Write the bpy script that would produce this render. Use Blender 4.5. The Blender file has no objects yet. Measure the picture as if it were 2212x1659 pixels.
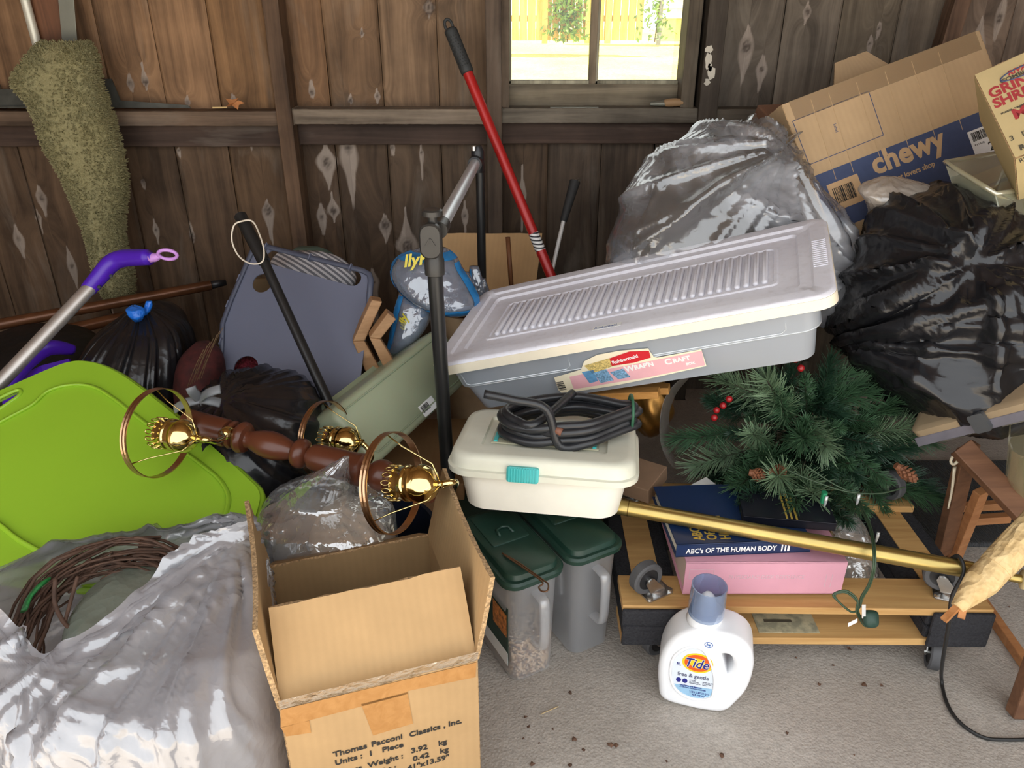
import bpy, bmesh, math, random
import numpy as np
from mathutils import Vector, Matrix
random.seed(7); np.random.seed(7)
scene = bpy.context.scene
COL = scene.collection
# ------------------------------------------------------------------ camera
PITCH = math.radians(26.2); CZ = 1.3; F = 1660.0
cam_d = bpy.data.cameras.new('camera'); cam = bpy.data.objects.new('camera', cam_d); COL.objects.link(cam)
cam.location = (0, 0, CZ); cam.rotation_euler = (math.pi/2 - PITCH, 0, 0)
cam_d.sensor_width = 36; cam_d.lens = 36*F/2212; cam_d.clip_start = .02
scene.camera = cam
# ------------------------------------------------------------------ light: hazy bright sky, sun on the yard, wide open garage door behind the camera
world = bpy.data.worlds.new('world'); scene.world = world; world.use_nodes = True
wn = world.node_tree.nodes; wl = world.node_tree.links
bg = wn['Background']; bg.inputs[0].default_value = (.94, .97, 1.0, 1); bg.inputs[1].default_value = 1.5
sun_d = bpy.data.lights.new('sun', 'SUN'); sun_d.energy = 13.0; sun_d.angle = math.radians(1.5); sun_d.color = (1, .93, .82)
sun = bpy.data.objects.new('sun', sun_d); COL.objects.link(sun)
sun.rotation_euler = Vector((.75, -.12, 1.1)).to_track_quat('Z', 'Y').to_euler()
vs = scene.view_settings
vs.view_transform = 'Standard'; vs.look = 'None'; vs.gamma = 1; vs.use_curve_mapping = False
vs.exposure = .66
try:
    scene.cycles.max_bounces = 7; scene.cycles.diffuse_bounces = 3; scene.cycles.glossy_bounces = 3; scene.cycles.transparent_max_bounces = 10; scene.cycles.adaptive_threshold = .08
    scene.cycles.sample_clamp_indirect = 6; scene.cycles.caustics_reflective = False; scene.cycles.caustics_refractive = False
except Exception: pass
# ------------------------------------------------------------------ helpers
cT, sT = math.cos(PITCH), math.sin(PITCH)
def ray(px, py):
    dx = (px-1106)/F; dy = (829.5-py)/F
    return Vector((dx, cT+dy*sT, -sT+dy*cT))
def P(px, py, Y):
    v = ray(px, py); return v*(Y/v.y) + Vector((0, 0, CZ))
def PZ(px, py, z):
    v = ray(px, py); return v*((z-CZ)/v.z) + Vector((0, 0, CZ))
def PP(px, py, o, n):                      # point of the plane (o, n) seen at the pixel
    v = ray(px, py); c = Vector((0, 0, CZ)); return c + v*((o-c).dot(n)/v.dot(n))
def mpp(p):                                # metres per pixel at a world point
    return (p.y*cT - (p.z-CZ)*sT)/F
def wmat(o):
    if o is None: return Matrix.Identity(4)
    return wmat(o.parent) @ (o.matrix_parent_inverse if o.parent else Matrix.Identity(4)) @ o.matrix_basis
def adopt(o, parent, local=False):
    if parent is not None:
        o.parent = parent
        if not local: o.matrix_parent_inverse = wmat(parent).inverted()
def thing(name, label, cat, loc=(0, 0, 0), group=None, mat=None):
    o = bpy.data.objects.new(name, None); o.empty_display_size = .02
    if mat is not None: o.matrix_basis = mat
    else: o.location = loc
    COL.objects.link(o); o['label'] = label; o['category'] = cat
    if group: o['group'] = group
    return o
def tag(o, label, cat, group=None, kind=None):
    if label: o['label'] = label
    if cat: o['category'] = cat
    if group: o['group'] = group
    if kind: o['kind'] = kind
    return o
def mk(name, vf, mat, parent=None, local=False, smooth=False, bevel=0, bseg=2, label=None, solid=0, sub=0, mx=None, auto=None):
    v, f = vf[0], vf[1]
    me = bpy.data.meshes.new(name); me.from_pydata([tuple(p) for p in v], [], f)
    if mat: me.materials.append(mat)
    if len(vf) > 2:                        # corner uv
        uv = me.uv_layers.new(name='UVMap'); k = 0
        flat = [c for face in f for i in face for c in vf[2][i]]
        uv.data.foreach_set('uv', flat)
    if mx is not None: me.transform(mx)
    me.update()
    if smooth: me.polygons.foreach_set('use_smooth', [True]*len(me.polygons))
    o = bpy.data.objects.new(name, me); COL.objects.link(o); adopt(o, parent, local)
    if solid: m = o.modifiers.new('s', 'SOLIDIFY'); m.thickness = solid; m.offset = 0
    if bevel: m = o.modifiers.new('b', 'BEVEL'); m.width = bevel; m.segments = bseg; m.limit_method = 'ANGLE'; m.angle_limit = .6
    if sub: m = o.modifiers.new('u', 'SUBSURF'); m.levels = sub; m.render_levels = sub
    if auto:
        try: me.set_sharp_from_angle(angle=math.radians(auto))
        except Exception: pass
    if label: o['label'] = label
    return o
def join(*parts):
    V, Fc = [], []
    for p in parts:
        n = len(V); V += list(p[0]); Fc += [tuple(i+n for i in f) for f in p[1]]
    return V, Fc
def xf(vf, m): return [m @ Vector(p) for p in vf[0]], vf[1]
def box(c, s):
    x, y, z = c; a, b, d = s[0]/2, s[1]/2, s[2]/2
    V = [Vector((x+i*a, y+j*b, z+k*d)) for k in (-1, 1) for j in (-1, 1) for i in (-1, 1)]
    return V, [(0, 2, 3, 1), (4, 5, 7, 6), (0, 1, 5, 4), (2, 6, 7, 3), (0, 4, 6, 2), (1, 3, 7, 5)]
def frame(o, x, y):                        # matrix with origin o, x axis x, y near y
    x = Vector(x).normalized(); y = Vector(y); z = x.cross(y).normalized(); y = z.cross(x)
    m = Matrix.Identity(4)
    for i in range(3): m[i][0] = x[i]; m[i][1] = y[i]; m[i][2] = z[i]; m[i][3] = o[i]
    return m
def bar(a, b, w, h, up=(0, 0, 1)):         # rectangular bar from a to b
    a, b = Vector(a), Vector(b); m = frame((a+b)/2, b-a, Vector(up).cross(b-a))
    return xf(box((0, 0, 0), ((b-a).length, w, h)), m)
def catmull(pts, n=8, closed=False):
    pts = [Vector(p) for p in pts]; out = []
    N = len(pts)
    for i in range(N if closed else N-1):
        g = lambda k: pts[k % N] if closed else pts[min(max(k, 0), N-1)]
        p0, p1, p2, p3 = g(i-1), g(i), g(i+1), g(i+2)
        for k in range(n):
            t = k/n
            out.append(.5*((2*p1)+(p2-p0)*t+(2*p0-5*p1+4*p2-p3)*t*t+(3*p1-p0-3*p2+p3)*t**3))
    if not closed: out.append(pts[-1])
    return out
def tube(pts, r, seg=10, caps=True, closed=False, flat=1.0, n0=None):
    pts = [Vector(p) for p in pts]; N = len(pts)
    rr = r if hasattr(r, '__len__') else [r]*N
    V, Fc = [], []; nrm = None
    for i in range(N):
        a = pts[(i-1) % N] if (closed or i) else pts[0]; b = pts[(i+1) % N] if (closed or i < N-1) else pts[-1]
        t = (b-a).normalized() if (b-a).length > 1e-9 else Vector((0, 0, 1))
        if nrm is None:
            nrm = Vector(n0) if n0 is not None else t.orthogonal()
        nrm = (nrm - t*nrm.dot(t)); nrm = nrm.normalized() if nrm.length > 1e-9 else t.orthogonal().normalized()
        bn = t.cross(nrm)
        for k in range(seg):
            q = 2*math.pi*k/seg
            V.append(pts[i] + nrm*(math.cos(q)*rr[i]) + bn*(math.sin(q)*rr[i]*flat))
    for i in range(N if closed else N-1):
        for k in range(seg):
            a = i*seg+k; b = i*seg+(k+1) % seg; j = (i+1) % N
            Fc.append((a, b, j*seg+(k+1) % seg, j*seg+k))
    if caps and not closed:
        Fc.append(tuple(range(seg-1, -1, -1))); Fc.append(tuple((N-1)*seg+k for k in range(seg)))
    return V, Fc
def lathe(prof, o, axis, seg=24, cap=True):
    o = Vector(o); z = Vector(axis).normalized(); x = z.orthogonal().normalized(); y = z.cross(x)
    V, Fc = [], []
    for r, h in prof:
        for k in range(seg):
            q = 2*math.pi*k/seg; V.append(o + z*h + x*(r*math.cos(q)) + y*(r*math.sin(q)))
    for i in range(len(prof)-1):
        for k in range(seg):
            a = i*seg+k; b = i*seg+(k+1) % seg
            Fc.append((a, b, b+seg, a+seg))
    if cap:
        if prof[0][0] > 1e-5: Fc.append(tuple(range(seg-1, -1, -1)))
        if prof[-1][0] > 1e-5: Fc.append(tuple((len(prof)-1)*seg+k for k in range(seg)))
    return V, Fc
def rring(sx, sy, r, z, n=5, cx=0, cy=0):
    r = min(r, sx/2-1e-4, sy/2-1e-4); out = []
    for qx, qy, a0 in ((1, 1, 0), (-1, 1, 90), (-1, -1, 180), (1, -1, 270)):
        for k in range(n+1):
            a = math.radians(a0+90*k/n)
            out.append(Vector((cx+qx*(sx/2-r)+r*math.cos(a), cy+qy*(sy/2-r)+r*math.sin(a), z)))
    return out
def loft(rings, cap0=True, cap1=True, closed=False):
    n = len(rings[0]); V = [p for r in rings for p in r]; Fc = []
    R = len(rings)
    for i in range(R if closed else R-1):
        for k in range(n):
            j = (i+1) % R
            Fc.append((i*n+k, i*n+(k+1) % n, j*n+(k+1) % n, j*n+k))
    if cap0 and not closed: Fc.append(tuple(range(n-1, -1, -1)))
    if cap1 and not closed: Fc.append(tuple((R-1)*n+k for k in range(n)))
    return V, Fc
def rloft(spec, n=5, cap0=True, cap1=True):            # spec rows (z, sx, sy, r[, cx, cy])
    return loft([rring(s[1], s[2], s[3], s[0], n, *(s[4:6] if len(s) > 4 else ())) for s in spec], cap0, cap1)
def prism(poly, z0, z1):
    n = len(poly); V = [Vector((p[0], p[1], z0)) for p in poly]+[Vector((p[0], p[1], z1)) for p in poly]
    return V, [tuple(range(n-1, -1, -1)), tuple(range(n, 2*n))]+[(i, (i+1) % n, n+(i+1) % n, n+i) for i in range(n)]
def plate(name, outline, holes, th, mat, parent=None, local=False, mx=None, bevel=0, label=None):
    """flat sheet with real holes, from a filled 2D curve turned into a mesh"""
    cu = bpy.data.curves.new(name, 'CURVE'); cu.dimensions = '2D'; cu.fill_mode = 'BOTH'; cu.extrude = th/2
    if bevel: cu.bevel_depth = bevel; cu.bevel_resolution = 2
    for lp in [outline]+list(holes):
        sp = cu.splines.new('POLY'); sp.points.add(len(lp)-1); sp.use_cyclic_u = True
        for q, p in zip(sp.points, lp): q.co = (p[0], p[1], 0, 1)
    t = bpy.data.objects.new(name, cu); COL.objects.link(t)
    dg = bpy.context.evaluated_depsgraph_get()
    me = bpy.data.meshes.new_from_object(t.evaluated_get(dg)); me.name = name
    bpy.data.objects.remove(t); bpy.data.curves.remove(cu)
    if mx is not None: me.transform(mx)
    me.materials.clear(); me.materials.append(mat)
    o = bpy.data.objects.new(name, me); COL.objects.link(o); adopt(o, parent, local)
    if label: o['label'] = label
    return o
def text(s, size, mat, mx, parent, local=False, off=0, shear=0, ext=.0002, align='LEFT', xs=1.0, sp=1.0, name='lettering'):
    cu = bpy.data.curves.new(name, 'FONT'); cu.body = s; cu.size = size; cu.extrude = ext; cu.offset = off; cu.shear = shear
    cu.align_x = align; cu.space_character = sp; cu.resolution_u = 3; cu.materials.append(mat)
    t_ = bpy.data.objects.new(name, cu); COL.objects.link(t_)
    me = bpy.data.meshes.new_from_object(t_.evaluated_get(bpy.context.evaluated_depsgraph_get())); bpy.data.objects.remove(t_); bpy.data.curves.remove(cu)
    me.name = name; me.transform(mx @ Matrix.Diagonal((xs, 1, 1, 1)))
    o = bpy.data.objects.new(name, me); COL.objects.link(o); adopt(o, parent, local); return o
def circ(cx, cy, r, n=24, ry=None):
    return [(cx+r*math.cos(2*math.pi*k/n), cy+(ry or r)*math.sin(2*math.pi*k/n)) for k in range(n)]
def T(x, y, z): return Matrix.Translation((x, y, z))
def RX(a): return Matrix.Rotation(math.radians(a), 4, 'X')
def RY(a): return Matrix.Rotation(math.radians(a), 4, 'Y')
def RZ(a): return Matrix.Rotation(math.radians(a), 4, 'Z')
# --- crumpled film: buckles a sheet that is longer than the form it lies on
def smooth_noise(nv, nu, it, closed=True):
    a = np.random.randn(nv, nu)
    for _ in range(it):
        if closed: a = (a+np.roll(a, 1, 1)+np.roll(a, -1, 1))/3
        else: a[:, 1:-1] = (a[:, 1:-1]+a[:, :-2]+a[:, 2:])/3
        a[1:-1] = (a[1:-1]+a[:-2]+a[2:])/3
    return a/(a.std()+1e-9)
def crumple(P0, su=1.1, sv=1.06, it=70, k=.06, amp=.004, sm=2, closed=True, maxd=.05, bend=.12):
    nv, nu = P0.shape[:2]
    du = np.roll(P0, -1, 1)-np.roll(P0, 1, 1); dv = np.gradient(P0, axis=0)
    n = np.cross(du, dv); n /= (np.linalg.norm(n, axis=2, keepdims=True)+1e-9)
    X = P0 + n*(smooth_noise(nv, nu, sm, closed)*amp)[..., None]
    def L(A, B): return np.linalg.norm(A-B, axis=2)
    r = lambda A: np.roll(A, -1, 1)
    Lu = L(P0, r(P0))*su; Lv = L(P0[:-1], P0[1:])*sv
    sd = (su+sv)/2; Ld = L(P0[:-1], r(P0)[1:])*sd; Le = L(r(P0)[:-1], P0[1:])*sd
    for q in range(it):
        D = np.zeros_like(X)
        d = r(X)-X; l = np.linalg.norm(d, axis=2)+1e-9; c = d*((l-Lu)/l*.5)[..., None]
        if not closed: c[:, -1] = 0
        D += c; D -= np.roll(c, 1, 1)
        d = X[1:]-X[:-1]; l = np.linalg.norm(d, axis=2)+1e-9; c = d*((l-Lv)/l*.5)[..., None]
        D[:-1] += c; D[1:] -= c
        Xr = r(X)
        d = Xr[1:]-X[:-1]; l = np.linalg.norm(d, axis=2)+1e-9; c = d*((l-Ld)/l*.5)[..., None]
        if not closed: c[:, -1] = 0
        D[:-1] += c; D[1:] -= np.roll(c, 1, 1)
        d = X[1:]-Xr[:-1]; l = np.linalg.norm(d, axis=2)+1e-9; c = d*((l-Le)/l*.5)[..., None]
        if not closed: c[:, -1] = 0
        D[1:] -= c; D[:-1] += np.roll(c, 1, 1)
        X = X + D*.28
        lap = (np.roll(X, 1, 1)+np.roll(X, -1, 1)-2*X)
        if not closed: lap[:, 0] = lap[:, -1] = 0
        lap[1:-1] += X[2:]+X[:-2]-2*X[1:-1]
        X = X + lap*bend*.25
        e = X-P0; m = np.linalg.norm(e, axis=2, keepdims=True)
        X = P0 + e*(1-k)*np.minimum(1, maxd/(m+1e-9))
    return X
def grid_vf(X, closed=True, cap=False):
    nv, nu = X.shape[:2]; V = X.reshape(-1, 3).tolist(); Fc = []
    for i in range(nv-1):
        for j in range(nu if closed else nu-1):
            j2 = (j+1) % nu
            Fc.append((i*nu+j, i*nu+j2, (i+1)*nu+j2, (i+1)*nu+j))
    if cap:
        Fc.append(tuple(range(nu-1, -1, -1))); Fc.append(tuple((nv-1)*nu+j for j in range(nu)))
    return V, Fc
def rows_form(rows, nv=70, nu=110, pw=2.3):
    """solid of elliptical rings. rows: (px_left, px_right, py, Y of centre, half depth)"""
    R = []
    for a, b, py, Y, d in rows:
        c = P((a+b)/2, py, Y); R.append((c.x, c.y, c.z, (b-a)/2*mpp(c), d))
    R = np.array(R); t = np.linspace(0, 1, len(R))
    pts = catmull([Vector((r[0], r[1], r[2])) for r in R], 12); ext = catmull([Vector((r[3], r[4], 0)) for r in R], 12)
    tt = np.linspace(0, len(pts)-1, nv); i0 = np.clip(tt.astype(int), 0, len(pts)-2); fr = (tt-i0)[:, None]
    pa = np.array([list(p) for p in pts]); ea = np.array([list(p) for p in ext])
    pc = pa[i0]*(1-fr)+pa[i0+1]*fr; ec = np.maximum(ea[i0]*(1-fr)+ea[i0+1]*fr, .004)
    q = np.linspace(0, 2*np.pi, nu, endpoint=False); e = 2/pw
    cx = np.sign(np.cos(q))*np.abs(np.cos(q))**e; cy = np.sign(np.sin(q))*np.abs(np.sin(q))**e
    X = np.zeros((nv, nu, 3)); X[:, :, 0] = pc[:, 0:1]+ec[:, 0:1]*cx; X[:, :, 1] = pc[:, 1:2]+ec[:, 1:2]*cy; X[:, :, 2] = pc[:, 2:3]
    X[:, :, 2] += ec[:, 1:2]*.0*cy
    return X
# ------------------------------------------------------------------ materials
def C(r, g, b): return tuple(((c/255)/12.92 if c/255 <= .04045 else ((c/255+.055)/1.055)**2.4) for c in (r, g, b))+(1,)
MATS = {}
class N:
    def __init__(s, name):
        s.m = bpy.data.materials.new(name); s.m.use_nodes = True; s.t = s.m.node_tree; s.n = s.t.nodes; s.l = s.t.links
        s.b = s.n['Principled BSDF']; s.out = s.n['Material Output']; MATS[name] = s.m
    def add(s, t, **kw):
        n = s.n.new(t)
        for k, v in kw.items():
            if k.startswith('i_'): n.inputs[k[2:].replace('_', ' ')].default_value = v
            else: setattr(n, k, v)
        return n
    def link(s, a, b): s.l.new(a, b)
    def coord(s, scale=(1, 1, 1), kind='Object', rnd=False, rot=(0, 0, 0)):
        tc = s.add('ShaderNodeTexCoord'); mp = s.add('ShaderNodeMapping'); mp.inputs['Scale'].default_value = scale; mp.inputs['Rotation'].default_value = rot
        s.link(tc.outputs[kind], mp.inputs['Vector'])
        if rnd:
            oi = s.add('ShaderNodeObjectInfo'); mu = s.add('ShaderNodeMath', operation='MULTIPLY'); mu.inputs[1].default_value = 37.0
            s.link(oi.outputs['Random'], mu.inputs[0]); s.link(mu.outputs[0], mp.inputs['Location'])
        return mp.outputs[0]
    def noise(s, v, scale, detail=4, rough=.55, dist=0):
        n = s.add('ShaderNodeTexNoise'); n.inputs['Scale'].default_value = scale; n.inputs['Detail'].default_value = detail
        n.inputs['Roughness'].default_value = rough; n.inputs['Distortion'].default_value = dist
        if v is not None: s.link(v, n.inputs['Vector'])
        return n.outputs['Fac']
    def ramp(s, f, stops):
        r = s.add('ShaderNodeValToRGB'); e = r.color_ramp.elements
        while len(e) < len(stops): e.new(.5)
        for x, (p, c) in zip(e, stops): x.position = p; x.color = c if len(c) == 4 else (*c, 1)
        s.link(f, r.inputs[0]); return r.outputs[0]
    def mix(s, f, a, b, mode='MIX'):
        m = s.add('ShaderNodeMix', data_type='RGBA', blend_type=mode)
        for sock, v in ((m.inputs[0], f), (m.inputs[6], a), (m.inputs[7], b)):
            if hasattr(v, 'is_output'): s.link(v, sock)
            else: sock.default_value = v
        return m.outputs[2]
    def math(s, op, a, b=0):
        m = s.add('ShaderNodeMath', operation=op)
        for sock, v in ((m.inputs[0], a), (m.inputs[1], b)):
            if hasattr(v, 'is_output'): s.link(v, sock)
            else: sock.default_value = v
        return m.outputs[0]
    def bump(s, h, st=.3, d=.002, prev=None):
        b = s.add('ShaderNodeBump'); b.inputs['Strength'].default_value = st; b.inputs['Distance'].default_value = d
        s.link(h, b.inputs['Height'])
        if prev is not None: s.link(prev, b.inputs['Normal'])
        return b.outputs[0]
    def crinkle(s, v, scale, dist=.35):
        n = s.add('ShaderNodeTexNoise'); n.inputs['Scale'].default_value = scale*.6; n.inputs['Detail'].default_value = 3; s.link(v, n.inputs['Vector'])
        ma = s.add('ShaderNodeVectorMath', operation='MULTIPLY_ADD'); ma.inputs[1].default_value = (dist*2/scale*3,)*3; s.link(n.outputs['Color'], ma.inputs[0]); s.link(v, ma.inputs[2])
        vo = s.add('ShaderNodeTexVoronoi'); vo.inputs['Scale'].default_value = scale; s.link(ma.outputs[0], vo.inputs['Vector']); return vo.outputs['Distance']
    def set(s, col=None, rough=None, metal=None, normal=None, spec=None):
        for k, v in (('Base Color', col), ('Roughness', rough), ('Metallic', metal), ('Normal', normal), ('Specular IOR Level', spec)):
            if v is None: continue
            if hasattr(v, 'is_output'): s.link(v, s.b.inputs[k])
            else: s.b.inputs[k].default_value = v
        return s.m
def plain(name, col, rough=.5, metal=0, var=.12, scale=20, bump=0, bscale=200, spec=.5, kind='Object'):
    s = N(name); v = s.coord((1, 1, 1), kind)
    f = s.noise(v, scale)
    d = tuple(c*(1-var) for c in col[:3])+(1,); u = tuple(min(1, c*(1+var)) for c in col[:3])+(1,)
    c = s.ramp(f, [(.3, d), (.7, u)])
    nm = s.bump(s.noise(v, bscale, 3), bump, .002) if bump else None
    return s.set(c, rough, metal, nm, spec)
def cardboard(name, col, axis=0, pitch=160, grain=.10):
    s = N(name); v = s.coord((1, 1, 1), 'UV' if axis == 9 else 'Object')
    w = s.add('ShaderNodeTexWave', wave_type='BANDS', bands_direction='X' if axis == 9 else 'XYZ'[axis]); w.inputs['Scale'].default_value = pitch/6.28*1.0
    w.inputs['Distortion'].default_value = .6; w.inputs['Detail'].default_value = 1; s.link(v, w.inputs[0])
    n1 = s.noise(v, 9, 5); n2 = s.noise(v, 120, 3)
    d = tuple(c*(1-grain*1.6) for c in col[:3])+(1,)
    c = s.ramp(n1, [(.3, d), (.72, col)])
    c = s.mix(s.math('MULTIPLY', w.outputs['Fac'], .10), c, tuple(x*.62 for x in col[:3])+(1,))
    c = s.mix(s.math('MULTIPLY', n2, .12), c, tuple(x*.6 for x in col[:3])+(1,))
    b = s.bump(w.outputs['Fac'], .10, .001, s.bump(n2, .12, .001))
    return s.set(c, .8, 0, b, .25)
def film(name, col, alpha=.35, rough=.25, trans=.5, gloss=.25, crink=0, cscale=30, ior_tint=(1, 1, 1, 1), patch=0):
    """thin plastic: clear share + scattering share + a gloss"""
    s = N(name); s.n.remove(s.b)
    tr = s.add('ShaderNodeBsdfTransparent'); tr.inputs[0].default_value = ior_tint
    df = s.add('ShaderNodeBsdfDiffuse'); tl = s.add('ShaderNodeBsdfTranslucent'); gl = s.add('ShaderNodeBsdfGlossy')
    df.inputs[0].default_value = col; tl.inputs[0].default_value = col; gl.inputs[0].default_value = (1, 1, 1, 1); gl.inputs['Roughness'].default_value = rough
    m1 = s.add('ShaderNodeMixShader'); m2 = s.add('ShaderNodeMixShader'); m3 = s.add('ShaderNodeMixShader')
    m1.inputs[0].default_value = trans; s.link(df.outputs[0], m1.inputs[1]); s.link(tl.outputs[0], m1.inputs[2])
    m2.inputs[0].default_value = alpha; s.link(m1.outputs[0], m2.inputs[1]); s.link(tr.outputs[0], m2.inputs[2])
    fr = s.add('ShaderNodeLayerWeight'); fr.inputs[0].default_value = .5
    g = s.math('MULTIPLY_ADD', s.math('POWER', fr.outputs['Facing'], 3.0), .55); g.node.inputs[2].default_value = gloss*.30
    s.link(g, m3.inputs[0]); s.link(m2.outputs[0], m3.inputs[1]); s.link(gl.outputs[0], m3.inputs[2])
    if patch:
        rp_ = s.ramp(s.noise(s.coord(), patch, 4, .55, 1.0), [(.38, (alpha-.42,)*3), (.56, (min(alpha+.2, .92),)*3)]); s.link(rp_, m2.inputs[0])
    if crink:
        v = s.coord(); n = s.crinkle(v, cscale*.5); n2 = s.crinkle(v, cscale*1.6); b = s.bump(n2, crink*.6, .006, s.bump(n, crink, .016))
        for q in (df, tl, gl): s.link(b, q.inputs['Normal'])
        s.link(b, fr.inputs['Normal'])
    s.link(m3.outputs[0], s.out.inputs[0]); return s.m
def bagmat(name, col, rough=.22, crink=.5, cscale=26, spec=.6):
    s = N(name); v = s.coord()
    n = s.crinkle(v, cscale*.4); n2 = s.crinkle(v, cscale*1.5)
    b = s.bump(n2, crink*.5, .005, s.bump(n, crink, .018))
    return s.set(col, rough, 0, b, spec)
def woodmat(name, c1, c2, axis=0, scale=1.0, rough=.55, rnd=True):
    s = N(name); sc = [14*scale]*3; sc[axis] = 1.1*scale
    v = s.coord(tuple(sc), 'Object', rnd); f = s.noise(v, 3, 6, .6, .8); g = s.noise(v, 14, 3)
    c = s.mix(s.math('MULTIPLY', g, .35), s.ramp(f, [(.32, c1), (.68, c2)]), tuple(x*.6 for x in c1[:3])+(1,))
    return s.set(c, rough, 0, s.bump(g, .12, .001), .35)
# ================================================================== the setting
YW = 2.6                                                    # inner face of the back wall boards
# ---- weathered board wood, with per board tone and knots stored on the mesh
def board_material(name, hz=False):
    fl_ = (lambda t: (t[2], t[1], t[0])) if hz else (lambda t: t)
    s = N(name)
    at = s.add('ShaderNodeAttribute', attribute_name='tone'); kn = s.add('ShaderNodeAttribute', attribute_name='knot')
    sep = s.add('ShaderNodeSeparateColor'); s.link(kn.outputs['Color'], sep.inputs[0])
    tc = s.add('ShaderNodeTexCoord'); oi = s.add('ShaderNodeObjectInfo')
    ad = s.add('ShaderNodeVectorMath', operation='ADD'); s.link(tc.outputs['Object'], ad.inputs[0])
    cb = s.add('ShaderNodeCombineXYZ'); s.link(s.math('MULTIPLY', oi.outputs['Random'], 31.7), cb.inputs[0]); s.link(s.math('MULTIPLY', oi.outputs['Random'], 17.3), cb.inputs[2])
    s.link(cb.outputs[0], ad.inputs[1])
    # grain bends round the knots (blue channel = pull)
    ad2 = s.add('ShaderNodeVectorMath', operation='ADD'); s.link(ad.outputs[0], ad2.inputs[0])
    c2 = s.add('ShaderNodeCombineXYZ'); s.link(s.math('MULTIPLY', sep.outputs[2], .05), c2.inputs[0]); s.link(c2.outputs[0], ad2.inputs[1])
    mp = s.add('ShaderNodeMapping'); mp.inputs['Scale'].default_value = fl_((34, 34, 1.6)); s.link(ad2.outputs[0], mp.inputs[0])
    g1 = s.noise(mp.outputs[0], 1.0, 6, .62, .6)
    mp2 = s.add('ShaderNodeMapping'); mp2.inputs['Scale'].default_value = fl_((150, 150, 5)); s.link(ad2.outputs[0], mp2.inputs[0])
    g2 = s.noise(mp2.outputs[0], 1.0, 3)
    blot = s.noise(ad.outputs[0], 5.0, 4, .6)
    mp3 = s.add('ShaderNodeMapping'); mp3.inputs['Scale'].default_value = fl_((9, 9, 2.2)); s.link(ad.outputs[0], mp3.inputs[0])
    streak = s.noise(mp3.outputs[0], 1.0, 5, .6, .5)
    lo = s.mix(1.0, at.outputs['Color'], (.42, .40, .38, 1), 'MULTIPLY'); hi = s.mix(1.0, at.outputs['Color'], (1.35, 1.32, 1.28, 1), 'MULTIPLY')
    f = s.math('ADD', s.math('MULTIPLY', g1, .6), s.math('MULTIPLY', blot, .4))
    rm = s.add('ShaderNodeMapRange'); rm.inputs[1].default_value = .36; rm.inputs[2].default_value = .64; s.link(f, rm.inputs[0])
    c = s.mix(rm.outputs[0], lo, hi)
    c = s.mix(s.math('MULTIPLY', g2, .30), c, (.020, .014, .010, 1))
    dust = s.ramp(streak, [(.56, (0, 0, 0)), (.72, (1, 1, 1))])
    c = s.mix(s.math('MULTIPLY', dust, .22), c, (.32, .28, .23, 1))
    pale = s.ramp(s.math('ADD', sep.outputs[0], s.math('MULTIPLY', s.math('SUBTRACT', g2, .5), .45)), [(.28, (0, 0, 0)), (.62, (1, 1, 1))])
    c = s.mix(s.math('MULTIPLY', pale, .82), c, s.mix(g1, (.19, .145, .115, 1), (.50, .42, .35, 1)))
    c = s.mix(s.math('MULTIPLY', sep.outputs[1], .85), c, (.035, .022, .016, 1))
    b = s.bump(g2, .18, .002, s.bump(g1, .3, .004))
    return s.set(c, .72, 0, b, .25)
BOARD = board_material('weathered_board'); BOARD_H = board_material('weathered_rail', True)
def paint(o, tone, knots=()):
    me = o.data; n = len(me.vertices)
    co = np.zeros(n*3); me.vertices.foreach_get('co', co); co = co.reshape(-1, 3)
    tn = np.ones((n, 4)); tn[:, :3] = np.array(tone[:3])
    tn[:, :3] *= (1+.12*np.sin(co[:, 2:3]*7+hash(o.name) % 7))
    kn = np.zeros((n, 4)); kn[:, 3] = 1
    for kx, kz, kr, up, dn, wd in knots:                   # centre, core radius, pale tail up / down, pale width
        dx = co[:, 0]-kx; dz = co[:, 2]-kz
        ln = np.where(dz > 0, up, dn); t = np.abs(dz)/ln
        w = wd*(.72*np.exp(-(t*2.1)**2)+.28*np.clip(1-t, 0, 1))*(1+.10*np.sin(dz*70+kx*50))
        pale = np.clip(1.25-np.abs(dx)/(w+1e-5), 0, 1)*(t < 1)
        kn[:, 0] = np.maximum(kn[:, 0], pale)
        rr = np.sqrt(dx**2+(dz*.72)**2)/(kr+1e-6)
        ring = np.clip(1.15-rr, 0, 1)*(.65+.35*np.sin(rr*14))
        kn[:, 1] = np.maximum(kn[:, 1], np.clip(ring*1.6, 0, 1))
        kn[:, 2] += np.sign(dx)*np.exp(-np.abs(dx)/(wd*1.2+.01))*np.exp(-(dz/(max(up, dn)*.9))**2)
    for nm, a in (('tone', tn), ('knot', kn)):
        at = me.attributes.new(nm, 'FLOAT_COLOR', 'POINT'); at.data.foreach_set('color', a.ravel())
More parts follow.
